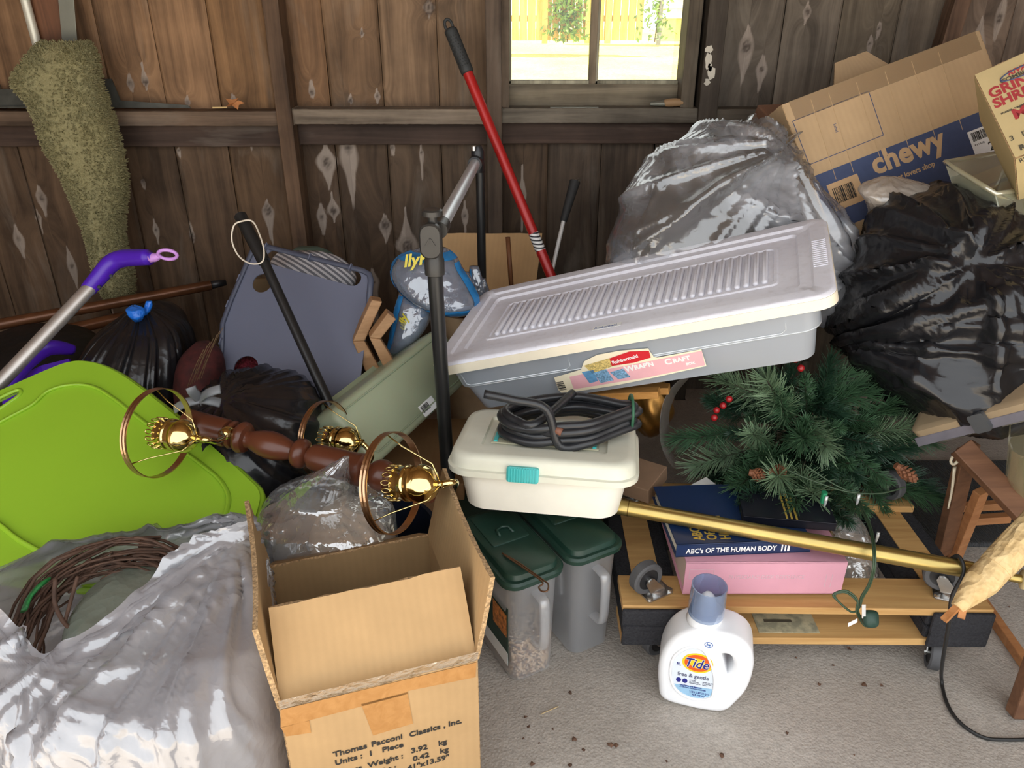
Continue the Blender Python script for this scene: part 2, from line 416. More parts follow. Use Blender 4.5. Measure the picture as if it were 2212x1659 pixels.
def plank(x0, x1, z0, z1, y, th, tone, knots, name='plank', parent=None, dense=(.35, 1.45)):
    nx = max(2, int((x1-x0)/.006)); xs = np.linspace(x0, x1, nx)
    a, b = max(z0, dense[0]), min(z1, dense[1])
    if b > a: zs = np.concatenate([[z0] if z0 < a else [], np.arange(a, b, .007), [b], [z1] if z1 > b else []])
    else: zs = np.array([z0, z1])
    V = []; Fc = []; nz = len(zs); ch = .004
    wob = np.cumsum(np.random.randn(nz))*.00012; wob2 = np.cumsum(np.random.randn(nz))*.00012
    for i, z in enumerate(zs):
        for j, x in enumerate(xs):
            e = ch if j in (0, nx-1) else 0
            V.append((x+(wob[i] if j == 0 else wob2[i] if j == nx-1 else 0), y+e, z))
    for i in range(nz-1):
        for j in range(nx-1): Fc.append((i*nx+j, i*nx+j+1, (i+1)*nx+j+1, (i+1)*nx+j))
    m = len(V)
    for z in (z0, z1): V += [(x0, y+th, z), (x1, y+th, z)]
    L = [i*nx for i in range(nz)]; Rr = [i*nx+nx-1 for i in range(nz)]
    Fc.append(tuple(L[::1])+(m+2, m)); Fc.append(tuple(Rr[::-1])+(m+1, m+3)); Fc.append((m, m+2, m+3, m+1))
    Fc.append(tuple(range(nx-1, -1, -1))+(m, m+1)); Fc.append(tuple((nz-1)*nx+j for j in range(nx))+(m+3, m+2))
    o = mk(name, (V, Fc), BOARD, parent, smooth=False); paint(o, tone, knots); return o
wall = thing('wall_back', 'weathered vertical board wall of the garage', 'wall', (0, YW, 0)); wall['kind'] = 'structure'; del wall['category']
def wx(px, py): return P(px, py, YW).x
def wz(px, py): return P(px, py, YW).z
WARM, MID, DARK, GREY = (.205, .112, .058), (.140, .086, .052), (.105, .072, .050), (.118, .092, .070)
# knots: pixel position, core radius px, pale tail up / down px, pale half width px
KN = [(281,181,7,34,26,9),(313,177,8,38,18,11),(88,425,8,34,60,13),(40,515,5,40,60,14),(155,575,5,50,60,13),
      (82,470,4,20,40,8),(308,394,6,12,30,6),(578,454,11,28,90,15),(415,512,10,60,22,7),(336,497,4,30,40,8),(385,325,3,10,30,5),
      (706,352,11,50,60,26),(752,320,10,40,150,24),(832,486,12,30,50,16),(880,535,16,80,30,27),(720,456,8,40,24,16),(695,470,5,40,50,14),
      (806,610,4,40,90,16),(926,16,17,18,20,17),(757,218,6,20,10,7),(815,208,5,20,18,9),(674,200,5,40,20,9),(782,72,5,10,10,6),
      (1612,101,13,50,90,21),(1743,26,8,24,30,11),(1645,150,5,40,60,14),(1880,95,3,25,40,9),(1004,465,6,30,40,10),(848,320,5,30,30,7),
      (505,223,7,25,12,12),(405,222,4,20,12,9),(2110,95,8,60,70,22),(2160,40,8,70,60,14),(1128,420,6,60,80,10),(1900,60,4,20,40,7),(230,620,5,40,50,10),(540,300,4,20,30,6),(910,330,4,20,60,6)]
knots = []
for px, py, kr, up, dn, wd in KN:
    p = P(px, py, YW); m = mpp(p); v = m/ .91
    knots.append((p.x, p.z, kr*m, up*v, dn*v, wd*m))
seams_px = [-425, -300, -175, -52, 72, 194, 316, 441, 567, 692, 814, 940, 1066, 1190, 1315, 1440, 1568, 1700, 1824, 1951, 2077, 2200, 2325, 2450, 2575]
sx = [wx(p, 0) for p in seams_px]
WX0, WX1, WZ0, WZ1 = wx(1093, 60), wx(1497, 60), wz(1300, 232), 2.05     # rough opening of the window
WZ0 = wz(1300, 236)
tones = [WARM, WARM, WARM, WARM, WARM, WARM, WARM, (.22, .115, .052), (.17, .09, .045), (.145, .083, .045), (.165, .10, .058), (.155, .096, .057), MID, DARK, DARK, DARK, GREY, GREY, (.115, .088, .062), (.12, .09, .065), (.16, .11, .08), (.17, .12, .09), (.17, .12, .09), GREY, GREY]
def tn(i, low):
    t = tones[i]; j = random.uniform(.88, 1.12)
    if low: t = tuple(a*.34+b*.28 for a, b in zip(t, DARK)) if i < 12 else tuple(a*.62 for a in t)   # shade of the pile put into the colour of the boards below the girt
    return tuple(c*j*k_ for c, k_ in zip(t, (1.30, 1.38, 1.42)))
GZ = wz(800, 268)                                           # girt mid height
for i in range(len(sx)-1):
    a, b = sx[i]+.0015, sx[i+1]-.0015; ks = [k for k in knots if a-.05 < k[0] < b+.05]
    if b < WX0-.01 or a > WX1+.01: segs = [(0, GZ, 1), (GZ, 2.6, 0)]; spans = [(a, b, s) for s in segs]
    else:
        spans = [(a, b, (0, GZ, 1)), (a, b, (WZ1, 2.6, 0))]
        if a < WX0: spans.append((a, WX0, (GZ, WZ1, 0)))
        elif b > WX1: spans.append((WX1, b, (GZ, WZ1, 0)))
        if max(a, WX0) < min(b, WX1): spans.append((max(a, WX0), min(b, WX1), (GZ, WZ0, 0)))
    for x0, x1, (z0, z1, low) in spans:
        if x1-x0 > .012: plank(x0, x1, z0, z1, YW+random.uniform(0, .004), .022, tn(i, low), ks, parent=wall)
# girts (horizontal) and studs (vertical) nailed on the inside
def timber(name, a, b, w, d, tone, knots=(), seg=60):
    a, b = Vector(a), Vector(b); up = Vector((0, -1, 0)); ax = b-a; side = ax.cross(up).normalized()
    V, Fc = [], []
    for i in range(seg+1):
        p = a+ax*(i/seg); j = random.uniform(-.0006, .0006)
        V += [p+side*(w/2+j)+up*0, p+side*(w/2+j)+up*d, p-side*(w/2+j)+up*d, p-side*(w/2+j)]
    for i in range(seg):
        for k in range(4): Fc.append((i*4+k, i*4+(k+1) % 4, i*4+4+(k+1) % 4, i*4+4+k))
    Fc += [(0, 1, 2, 3), (seg*4+3, seg*4+2, seg*4+1, seg*4)]
    o = mk(name, (V, Fc), BOARD_H if abs(ax.x) > abs(ax.z) else BOARD, wall, bevel=.003); paint(o, tone, knots); return o
GT, GB = P(820, 232, YW-.075).z, P(820, 296, YW).z
gd, gw = .075, .045
gz = P(900, 233, YW-.04).z - gw/2
girt_tone = (.26, .21, .16)
stud_x = [wx(618, 150), wx(1068, 150), wx(1524, 150), wx(2120, 60)]
stud_w = .048
edges_x = [-2.0]+stud_x+[2.25]
def girt(x0, x1, dz=0, tone=girt_tone):
    timber('girt', (x0, YW, gz+dz), (x1, YW, gz+dz), gw, gd, tone)
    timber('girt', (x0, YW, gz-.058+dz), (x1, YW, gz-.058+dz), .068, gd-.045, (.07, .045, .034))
girt(-2.0, stud_x[0]-stud_w/2, -.006, (.17, .115, .078)); girt(stud_x[0]+stud_w/2, stud_x[1]-stud_w/2); girt(stud_x[1]+stud_w/2, stud_x[2]-stud_w/2, .003, (.19, .165, .13)); girt(stud_x[2]+stud_w/2, 2.25, 0, (.15, .125, .095))
for i, x in enumerate(stud_x[:3]):
    timber('stud', (x, YW, 0), (x, YW, 2.6), stud_w if i < 2 else .058, .09, [(.125, .075, .045), (.10, .072, .052), (.075, .06, .046)][i], seg=90)
timber('stud', (wx(2020, 80), YW, wz(2020, 80)-.25), (wx(2040, 0)+.12, YW, 2.4), .05, .06, (.20, .12, .078), seg=60)
PF = plain('old_white_paint', C(196, 188, 172), .7, var=.1)
for px, py, a_, b_ in ((1532, 108, 9, 10), (1530, 132, 8, 20), (1536, 158, 10, 18), (1528, 178, 9, 9), (1534, 146, 6, 10)):
    p = P(px, py, YW-.0905); m_ = mpp(p); r_ = random.Random(px+py)
    mk('paint_fleck', prism([(p.x+a_*m_*math.cos(k*.57)*r_.uniform(.5, 1.1), p.z+b_*m_*math.sin(k*.57)*r_.uniform(.6, 1.1)) for k in range(11)], 0, .0012), PF, wall, mx=T(0, YW-.0902, 0) @ RX(90))
# ---- side walls, roof, floor (the front is an open garage door)
PANEL = plain('rough_timber_dark', C(120, 92, 66), .8, var=.25, scale=6, bump=.2, bscale=40)
def struct(name, vf, mat, **k):
    o = mk(name, vf, mat, **k); o['kind'] = 'structure'; return o
BACK_SHEET = plain('added_backing_brown', C(70, 55, 42), .9)  # unseen backing, added to keep light from showing through the board gaps
for bx in (((-2.1+WX0)/2, 1.3, WX0+2.1, 2.6), ((2.4+WX1)/2, 1.3, 2.4-WX1, 2.6), ((WX0+WX1)/2, WZ0/2, WX1-WX0, WZ0), ((WX0+WX1)/2, (WZ1+2.6)/2, WX1-WX0, 2.6-WZ1)):
    mk('added_backing', box((bx[0], YW+.045, bx[1]), (bx[2], .02, bx[3])), BACK_SHEET, wall)
struct('wall_left', box((-2.05, 1.35, 1.3), (.1, 2.5, 2.6)), PANEL)
struct('wall_right', box((2.35, 1.35, 1.3), (.1, 2.5, 2.6)), PANEL)
struct('ceiling', box((.15, 1.35, 2.65), (4.7, 2.6, .1)), PANEL)
s = N('garage_concrete'); v = s.coord()
n1 = s.noise(v, 3.0, 6, .6); n2 = s.noise(v, 60, 5, .7); n3 = s.noise(v, 260, 3)
c = s.ramp(n1, [(.30, C(172, 164, 154)), (.55, C(190, 182, 172)), (.75, C(206, 199, 189))])
c = s.mix(s.math('MULTIPLY', s.ramp(n2, [(.42, (0, 0, 0)), (.62, (1, 1, 1))]), .38), c, C(150, 143, 135))
c = s.mix(s.math('MULTIPLY', s.ramp(n3, [(.35, (1, 1, 1)), (.55, (0, 0, 0))]), .30), c, C(130, 123, 115))
st = s.noise(v, 1.3, 3); c = s.mix(s.math('MULTIPLY', s.ramp(st, [(.52, (0, 0, 0)), (.68, (1, 1, 1))]), .25), c, C(150, 140, 126))
vo = s.add('ShaderNodeTexVoronoi'); vo.inputs['Scale'].default_value = 170; s.link(v, vo.inputs['Vector'])
s.set(c, .82, 0, s.bump(n2, .35, .004, s.bump(vo.outputs['Distance'], .35, .003, s.bump(n3, .25, .002))), .3)
struct('floor', box((.15, .30, -.05), (4.6, 4.8, .1)), MATS['garage_concrete'])
# ---- outside: driveway in front, lawn, fence, climbing plants and the neighbour's siding behind
s = N('sunlit_driveway'); s.set(C(190, 184, 174), .9); 
struct('driveway', box((0, -7, -.08), (16, 9.9, .06)), s.m)
s = N('dry_lawn'); v = s.coord(); n1 = s.noise(v, .9, 5); n2 = s.noise(v, 14, 5, .7)
c = s.mix(n2, s.ramp(n1, [(.35, C(205, 190, 96)), (.65, C(226, 212, 136))]), C(176, 168, 70))
s.set(c, .9, 0, s.bump(n2, .6, .05))
lawn_y = 14.0; lz = P(1200, 90, lawn_y).z
lv = [(-9, 2.75, -.35), (9, 2.75, -.35), (9, lawn_y+4, lz+.1), (-9, lawn_y+4, lz+.1)]
struct('lawn', (lv+[(x, y, z-.1) for x, y, z in lv], [(0, 1, 2, 3), (4, 7, 6, 5), (0, 4, 5, 1), (1, 5, 6, 2), (2, 6, 7, 3), (3, 7, 4, 0)]), MATS['dry_lawn'])
FEN = woodmat('sunny_fence_cedar', C(212, 168, 92), C(240, 206, 140), 2, .35, .8)
fence = thing('board_fence', 'sunlit cedar board fence across the yard outside the window', 'fence', P(1250, 90, lawn_y))
x = P(1040, 90, lawn_y).x; xe = P(1386, 90, lawn_y).x; k = 0
while x < xe:
    w = random.uniform(.11, .14)
    mk('fence_board', box((x+w/2, lawn_y+random.uniform(-.012, .012), lz+.95), (w-.012, .02, 1.86)), FEN, fence); x += w; k += 1
for xx in (P(1176, 90, lawn_y).x, P(1268, 90, lawn_y).x, P(1311, 90, lawn_y).x):
    mk('fence_post', box((xx, lawn_y-.06, lz+.95), (.09, .09, 1.95)), FEN, fence)
for hz in (.35, 1.55): mk('fence_rail', box(((P(1040, 90, lawn_y).x+xe)/2, lawn_y+.03, lz+hz), (xe-P(1040, 90, lawn_y).x, .04, .09)), FEN, fence)
LEAF = plain('ivy_leaf', C(112, 140, 62), .6, var=.35, scale=3)
def leafy(name, label, cat, cx, w, h, y, n, seed):
    r = random.Random(seed); t = thing(name, label, cat, (cx, y, lz)); V, Fc = [], []
    for i in range(n):
        q = r.random(); z = h*q; xx = cx + r.gauss(0, w*(.32-.12*q)); c = Vector((xx, y+r.uniform(-.12, .02), lz+.02+z)); s_ = r.uniform(.03, .065)
        m = frame(c, (r.gauss(0, 1), r.gauss(0, .5), r.gauss(0, 1)), (r.gauss(0, 1), r.gauss(0, 1), r.gauss(0, 1)))
        b = len(V); V += [m @ Vector(p) for p in ((-s_, 0, 0), (0, -s_*.5, .004), (s_, 0, 0), (0, s_*.5, .004))]; Fc += [(b, b+1, b+2, b+3)]
    fo = mk('foliage', (V, Fc), LEAF, t); fo['kind'] = 'stuff'
    mk('stem', tube(catmull([(cx, y-.02, lz), (cx+.04, y-.03, lz+h*.5), (cx-.05, y-.02, lz+h*.95)], 5), .012, 6), plain(name+'_stem', C(90, 70, 45), .8), t)
leafy('ivy', 'green ivy climbing the cedar fence seen through the window', 'ivy', P(1224, 90, lawn_y).x, .62, 1.5, lawn_y-.10, 900, 3)
leafy('vine', 'thin dry vine at the fence end seen through the window', 'vine', P(1412, 90, lawn_y).x, .42, 1.7, lawn_y-.08, 330, 5)
SID = plain('white_siding', C(236, 234, 230), .6, var=.04)
house = thing('neighbour_house', 'white clapboard house wall past the fence end', 'house', (P(1470, 90, lawn_y).x, lawn_y+1.2, lz))
hx0, hx1 = P(1424, 60, lawn_y+1.2).x, P(1424, 60, lawn_y+1.2).x+3.2
for i in range(12):
    m = T((hx0+hx1)/2, lawn_y+1.2, lz+.42+i*.16) @ RX(-5)
    mk('clapboard', xf(box((0, 0, 0), (hx1-hx0, .02, .17)), m), SID, house)
mk('corner_post', box((hx0, lawn_y+1.18, lz+1.1), (.07, .07, 2.4)), plain('house_corner', C(120, 120, 122), .6), house)
mk('house_base', box(((hx0+hx1)/2, lawn_y+1.25, lz+.16), (hx1-hx0, .06, .4)), plain('house_base', C(190, 184, 150), .8), house)
# ---- window: casing, sash with one mullion, two panes
WIN = thing('window_1', 'two-pane wooden garage window', 'window', (wx(1290, 120), YW, WZ0)); WIN['kind'] = 'structure'; del WIN['category']
yj = YW-.005
def wood_piece(name, vf, tone, parent=WIN, bevel=.002):
    o = mk(name, vf, BOARD_H if 'rail' in name else BOARD, parent, bevel=bevel); paint(o, tone); return o
gx0, gx1 = P(1099, 60, YW+.03).x, P(1472, 60, YW+.03).x; gzb = P(1290, 181, YW+.03).z
zt = 2.05; ztc = 1.95
wood_piece('jamb', box((gx0-.014, YW-.01, (WZ0+zt)/2), (.030, .10, zt-WZ0)), (.17, .125, .088))
wood_piece('jamb', box(((gx1+WX1)/2+.006, YW-.01, (WZ0+zt)/2), (abs(WX1-gx1)+.012, .10, zt-WZ0)), (.13, .105, .075))
wood_piece('bottom_rail', box(((gx0+gx1)/2, YW+.02, (WZ0+gzb)/2+.004), (gx1-gx0, .04, gzb-WZ0-.004)), (.26, .22, .155))
wood_piece('top_rail', box(((gx0+gx1)/2, YW+.02, ztc+.05), (gx1-gx0, .04, .10)), (.26, .22, .155))
mxp = P(1281, 90, YW+.03).x
wood_piece('mullion', box((mxp, YW+.025, (gzb+ztc)/2), (.021, .035, ztc-gzb)), (.24, .19, .13))
for a, b in ((gx0, mxp-.010), (mxp+.010, gx1)):
    wood_piece('glazing_bead', box(((a+b)/2, YW+.022, gzb+.006), (b-a, .03, .012)), (.36, .34, .25))
    wood_piece('glazing_bead', box((a+.004, YW+.022, (gzb+ztc)/2), (.008, .03, ztc-gzb)), (.33, .31, .23))
s = N('window_glass'); s.n.remove(s.b)
tr = s.add('ShaderNodeBsdfTransparent'); tr.inputs[0].default_value = (.97, .98, .95, 1); gl = s.add('ShaderNodeBsdfGlossy'); gl.inputs['Roughness'].default_value = .02
fr = s.add('ShaderNodeFresnel'); mx_ = s.add('ShaderNodeMixShader'); s.link(fr.outputs[0], mx_.inputs[0]); s.link(tr.outputs[0], mx_.inputs[1]); s.link(gl.outputs[0], mx_.inputs[2]); s.link(mx_.outputs[0], s.out.inputs[0])
for a, b in ((gx0, mxp), (mxp, gx1)): mk('pane', box(((a+b)/2, YW+.034, (gzb+ztc)/2), (b-a, .003, ztc-gzb)), MATS['window_glass'], WIN)
# ================================================================== boxes, totes and bottles
INK = plain('black_ink', (.02, .018, .016, 1), .6, var=.3); WHITE_PRINT = plain('white_print', (.85, .85, .83, 1), .6, var=.04)
STEEL = plain('zinc_steel', (.55, .55, .54, 1), .35, 1, var=.15, scale=30); BLACKP = plain('black_plastic', (.018, .018, .02, 1), .38, var=.2)
def L2(M, px, py):
    p = M.inverted() @ PP(px, py, M.translation, M.to_3x3().col[2]); return (p.x, p.y)
def col4(M): return M.to_3x3()
def printed(name, M, poly, mat, parent, z=.0004, th=.0004, local=False):
    return mk(name, prism(poly, z, z+th), mat, parent, local, mx=M)
def barcode(M, x, y, w, h, parent, z=.0008, seed=1, n=22, vertical=False):
    r = random.Random(seed); parts = []; t = 0; tot = []
    for i in range(n): tot.append((r.choice((1, 1, 2, 3)), r.choice((1, 1, 2))))
    S = sum(a+b for a, b in tot)
    for a, b in tot:
        x0, x1 = t/S, (t+a)/S; t += a+b
        if vertical: parts.append(prism([(x, y+x0*h), (x+w, y+x0*h), (x+w, y+x1*h), (x, y+x1*h)], z, z+.0003))
        else: parts.append(prism([(x+x0*w, y), (x+x1*w, y), (x+x1*w, y+h), (x+x0*w, y+h)], z, z+.0003))
    return mk('barcode', join(*parts), INK, parent, mx=M)
# ---------------------------------------------------------------- open cardboard carton in front
CARD = cardboard('kraft_card', C(184, 151, 108), 9, 150); CARD_IN = cardboard('kraft_card_inside', C(188, 146, 100), 9, 150)
EDGE = plain('corrugated_edge', C(168, 138, 100), .9, var=.55, scale=220, bump=.8, bscale=320)
A = Vector((-.331, .78, 0)); xd = Vector((.277, .092, 0)).normalized(); yd = Vector((-xd.y, xd.x, 0)); zd = Vector((0, 0, 1)); BW, BD, BH = .292, .325, .40
def sheet(o, u, v, wu, wv, th=.004, taper=0, wav=0):
    """corrugated board with its two faces and edge; uv in metres along u / v"""
    u = Vector(u).normalized(); v = Vector(v).normalized(); n = u.cross(v).normalized(); nu, nv = 14, 8
    V, Fc, UV = [], [], []
    for s_ in (0, 1):
        for j in range(nv+1):
            for i in range(nu+1):
                a = i/nu; b = j/nv; w = wav*math.sin(a*3.1+.4)*b*b*1.0
                V.append(o+u*(wu*a+taper*b*(1-2*a))+v*(wv*b+(random.uniform(-.0015, .0015) if j == nv and 0 < i < nu else 0))+n*(th*(s_-.5)+w)); UV.append((wu*a, wv*b))
    q = (nu+1)*(nv+1); ix = lambda s_, i, j: s_*q+j*(nu+1)+i
    for j in range(nv):
        for i in range(nu):
            Fc.append((ix(1, i, j), ix(1, i+1, j), ix(1, i+1, j+1), ix(1, i, j+1))); Fc.append((ix(0, i, j), ix(0, i, j+1), ix(0, i+1, j+1), ix(0, i+1, j)))
    for i in range(nu): Fc.append((ix(0, i, 0), ix(0, i+1, 0), ix(1, i+1, 0), ix(1, i, 0))); Fc.append((ix(0, i+1, nv), ix(0, i, nv), ix(1, i, nv), ix(1, i+1, nv)))
    for j in range(nv): Fc.append((ix(0, 0, j+1), ix(0, 0, j), ix(1, 0, j), ix(1, 0, j+1))); Fc.append((ix(0, nu, j), ix(0, nu, j+1), ix(1, nu, j+1), ix(1, nu, j)))
    return V, Fc, UV
def board(name, o, u, v, wu, wv, parent, th=.0045, taper=0, wav=0, mat=None, edge=None, label=None):
    ob = mk(name, sheet(Vector(o), u, v, wu, wv, th, taper, wav), mat or CARD, parent, label=label)
    ob.data.materials.append(edge or EDGE); n = len(ob.data.polygons); nf = 14*8*2
    for p in ob.data.polygons[nf:]: p.material_index = 1
    return ob
def az(a, b, ang): return b*math.sin(math.radians(ang))+a*math.cos(math.radians(ang))
carton = thing('cardboard_box', 'open tan cardboard box with printed front and flaps standing up, in front', 'box', A+xd*BW/2+yd*BD/2)
top = A+zd*BH
board('front_panel', A, xd, zd, BW, BH, carton)
board('back_panel', A+yd*BD, xd, zd, BW, BH, carton)
board('side_panel', A+yd*.003, yd, zd, BD-.006, BH, carton)
board('side_panel', A+xd*BW+yd*.003, yd, zd, BD-.006, BH, carton)
board('bottom_panel', A+zd*.003, xd, yd, BW, BD, carton)
board('flap', top+yd*.004, xd, az(yd, zd, 62), BW, .142, carton, th=.0065, taper=.004, wav=.003)
board('flap', top+xd*BW, yd, az(xd, zd, 78), BD, .150, carton, th=.0075, taper=.006, wav=-.006)
board('flap', top, yd, az(-xd, zd, 84), BD, .150, carton, th=.0075, taper=.004, wav=.006)
board('flap', top+yd*BD, xd, az(yd, zd, -35), BW, .14, carton)
mk('torn_tape', xf(grid_vf(crumple(np.array([[[BW*i/60, .004-.0015*j, -.006+.0045*j] for i in range(61)] for j in range(8)]), 1.02, 1.06, 30, .1, .0012, 1, False, .004), False), frame(top-yd*.004, xd, yd)), film('clear_torn_tape', C(226, 206, 176), .45, .12, .3, .9, .5, 60), carton, smooth=True)
MF = frame(A-yd*.0026, xd, zd)                              # print plane of the front
s = N('packing_tape'); v = s.coord(); n_ = s.noise(v, 40, 4, .6, 1)
s.set(s.ramp(n_, [(.3, C(164, 116, 64)), (.7, C(182, 134, 80))]), .22, 0, s.bump(n_, .15, .002), .5); TAPE = s.m
cr = [L2(MF, *p) for p in ((606, 1531), (1029, 1428), (1029, 1468), (606, 1590))]
for poly in ([(606, 1533), (1029, 1430), (1027, 1462), (880, 1492), (881, 1498), (606, 1572)], [(606, 1570), (668, 1556), (672, 1582), (618, 1590)], [(780, 1520), (880, 1494), (892, 1562), (806, 1588)]):
    q = [L2(MF, *p) for p in poly]; q = [(a, b) for a, b in q]
    if sum(q[i][0]*q[(i+1) % len(q)][1]-q[(i+1) % len(q)][0]*q[i][1] for i in range(len(q))) < 0: q = q[::-1]
    printed('packing_tape', MF, q, TAPE, carton)
def face_text(s_, px, py, size, M, parent, mat=INK, off=.0004, **k):
    x, y = L2(M, px, py); return text(s_, size, mat, M @ T(x, y, .0006), parent, off=off, **k)
for s_, px, py, sz, xs in (('Thomas', 720, 1635, .0150, 1.06), ('Pacconi', 802, 1613, .0150, 1.06), ('Classics , Inc.', 884, 1592, .0150, 1.06), ('Units :  1   Piece', 724, 1653, .0150, 1.06), ('3.92    kg', 888, 1627, .0150, 1.04),
                           ('Gross  Weight :', 728, 1677, .0150, 1.06), ('0.42    kg', 892, 1644, .0150, 1.04), ('Net  Weight :', 733, 1696, .0150, 1.06), ('41"x13.59"', 880, 1664, .0150, 1.04)):
    face_text(s_, px, py, sz, MF, carton, xs=xs)
# ---------------------------------------------------------------- long craft storage box
s = N('ivory_lid_plastic'); v = s.coord(); n_ = s.noise(v, 5, 5, .6); n2 = s.noise(v, 60, 4)
c = s.ramp(n_, [(.3, C(226, 225, 234)), (.7, C(240, 240, 247))]); c = s.mix(s.math('MULTIPLY', s.ramp(n2, [(.5, (0, 0, 0)), (.75, (1, 1, 1))]), .15), c, C(160, 145, 128))
s.set(c, .42, 0, s.bump(n2, .05, .001), .4); LID = s.m
CREAM = plain('cream_plastic', C(240, 229, 205), .45, var=.04)
CLEARB = film('clear_blue_plastic', C(230, 238, 248), alpha=.30, rough=.18, trans=.45, gloss=.5)
CO, CX, CY = Vector((-.198, 1.649, .534)), Vector((.902, -.301, .311)), Vector((.278, .953, .118)); W_, D_ = .9, .42
MC = frame(CO, CX, CY)
craft = thing('storage_box', 'long clear storage box with ribbed ivory lid and pink craft label, tilted on the pile', 'storage box', MC @ Vector((.45, .21, -.17)))
def cl(vf): return xf(vf, MC @ T(W_/2, D_/2, 0))
lid = mk('lid', cl(rloft([(-.030, W_-.012, D_-.012, .035), (-.030, W_, D_, .036), (-.006, W_, D_, .036), (-.001, W_-.008, D_-.008, .034), (0, W_-.016, D_-.016, .03), (0, W_-.075, D_-.075, .02), (-.005, W_-.085, D_-.085, .018),
      (-.005, W_-.13, D_-.13, .016), (-.011, W_-.14, D_-.14, .014)], 6, cap0=False)), LID, craft, smooth=True, auto=40)
mk('lid_skirt', cl(rloft([(-.030, W_+.003, D_+.003, .037), (-.0075, W_+.003, D_+.003, .037), (-.0075, W_-.004, D_-.004, .034), (-.030, W_-.004, D_-.004, .034)], 6, False, False)), CREAM, lid, smooth=True, auto=40)
mk('rib_panel', cl(rloft([(-.011, W_-.215, D_-.215, .012), (-.008, W_-.22, D_-.22, .012), (-.008, W_-.232, D_-.232, .012), (-.0115, W_-.237, D_-.237, .011)], 5, False, False)), LID, lid, smooth=True, auto=40)
rib0 = None; ml = W_-.27; nr = 34
for i in range(nr):
    rx = .5*W_-ml/2+ml*i/(nr-1)-W_/2
    if rib0 is None:
        rib0 = mk('rib', rloft([(-.0115, .013, D_-.25, .006), (-.006, .011, D_-.254, .005), (-.0035, .006, D_-.26, .003)], 3), LID, lid, local=True, smooth=True); rib0.matrix_basis = MC @ T(W_/2, D_/2, 0) @ T(rx, 0, 0)
    else:
        o = rib0.copy(); COL.objects.link(o); o.matrix_basis = MC @ T(W_/2+rx, D_/2, 0)
for i in range(14): mk('grip_line', xf(box((W_-.022, .14+i*.0105, .0004), (.028, .0035, .002)), MC), LID, lid)
bw, bd = W_-.045, D_-.04
body = mk('body', cl(rloft([(-.165, bw-.10, bd-.07, .03), (-.160, bw-.075, bd-.045, .035), (-.085, bw-.045, bd-.018, .035), (-.083, bw-.03, bd-.008, .035), (-.034, bw-.018, bd, .035), (-.030, bw, bd+.012, .036)], 6, True, False)), CLEARB, craft, smooth=True, auto=35)
RIM = film('clear_rim', C(232, 238, 242), alpha=.12, rough=.15, trans=.3, gloss=.6)
for zz, dx_, dy_ in ((-.085, -.032, -.014), (-.036, -.012, .004)):
    mk('rim', cl(tube(rring(bw+dx_, bd+dy_, .036, zz, 6), .0022, 6, closed=True)), RIM, body)
for x0, x1 in ((.07, .27), (.40, .60)): pass
# moulded front panels on the clear body
yf = D_/2-bd/2+.004
for x0, x1 in ((.06, .335), (.50, .80)):
    pts = [(x0, -.040), (x0+.004, -.074), (x0+.014, -.079), (x1-.014, -.079), (x1-.004, -.072), (x1, -.040)]
    mk('moulded_line', tube([MC @ Vector((a, yf-.001, b)) for a, b in pts], .0013, 5), RIM, body)
# things faintly seen inside
mk('gift_wrap_roll', xf(lathe([(.02, 0), (.02, .55)], (.16, .24, -.13), (1, .05, 0), 14), MC), plain('pale_wrap', C(150, 160, 170), .6), craft)
# pink printed label
ML = frame(MC @ Vector((0, D_/2-bd/2+.021, -.100)), CX, (MC.to_3x3() @ Vector((0, -.13, 1))))
ML = frame(MC @ Vector((0, .0225, -.085)), CX, MC.to_3x3() @ Vector((0, -.15, 1)))
PINK = plain('pink_label', C(236, 178, 184), .5, var=.05); CRM = plain('cream_label', C(244, 232, 202), .5, var=.05); RED = plain('red_label', C(208, 38, 48), .45, var=.08)
LBL = thing('tmp', '', ''); bpy.data.objects.remove(LBL)
out = [(1197, 815), (1255, 798), (1262, 780), (1290, 766), (1340, 757), (1400, 752), (1412, 770), (1420, 772), (1515, 754), (1526, 790), (1400, 818), (1330, 832), (1260, 843), (1215, 849), (1207, 843)]
def ccw(q):
    return q if sum(q[i][0]*q[(i+1) % len(q)][1]-q[(i+1) % len(q)][0]*q[i][1] for i in range(len(q))) > 0 else q[::-1]
def pxpoly(M, pts): return ccw([L2(M, *p) for p in pts])
label_o = printed('printed_label', ML, pxpoly(ML, out), CRM, craft, .0005, .0005)
for nm, pts, m, z in (('print', [(1230, 813), (1420, 776), (1516, 757), (1523, 788), (1400, 814), (1240, 840)], PINK, .0012), ('print', [(1317, 773), (1360, 758), (1402, 757), (1406, 771), (1370, 782), (1322, 789)], RED, .0022),
                      ('print', [(1262, 789), (1320, 772), (1326, 789), (1280, 806)], plain('basket_print', C(205, 180, 110), .6, var=.5, scale=300), .0016),
                      ('print', [(1282, 804), (1310, 796), (1326, 820), (1298, 826)], plain('picture_print', C(120, 160, 190), .6, var=.6, scale=260), .0020), ('print', [(1318, 803), (1346, 795), (1362, 813), (1336, 818)], MATS['picture_print'], .0019),
                      ('print', [(1257, 803), (1282, 798), (1292, 822), (1274, 827)], plain('blue_frame_print', C(96, 150, 190), .6, var=.2, scale=90), .0016)):
    printed(nm, ML, pxpoly(ML, pts), m, label_o, z, .0003)
barx, bary = L2(ML, 1209, 843); mbar = ML @ T(barx, bary, 0) @ RZ(1); barcode(mbar, 0, 0, .018, .026, label_o, .0012, 4, 9, True)
lx, ly = L2(ML, 1324, 785); text('Rubbermaid', .0125, WHITE_PRINT, ML @ T(lx, ly, .0028) @ RZ(7), label_o, off=.0003)
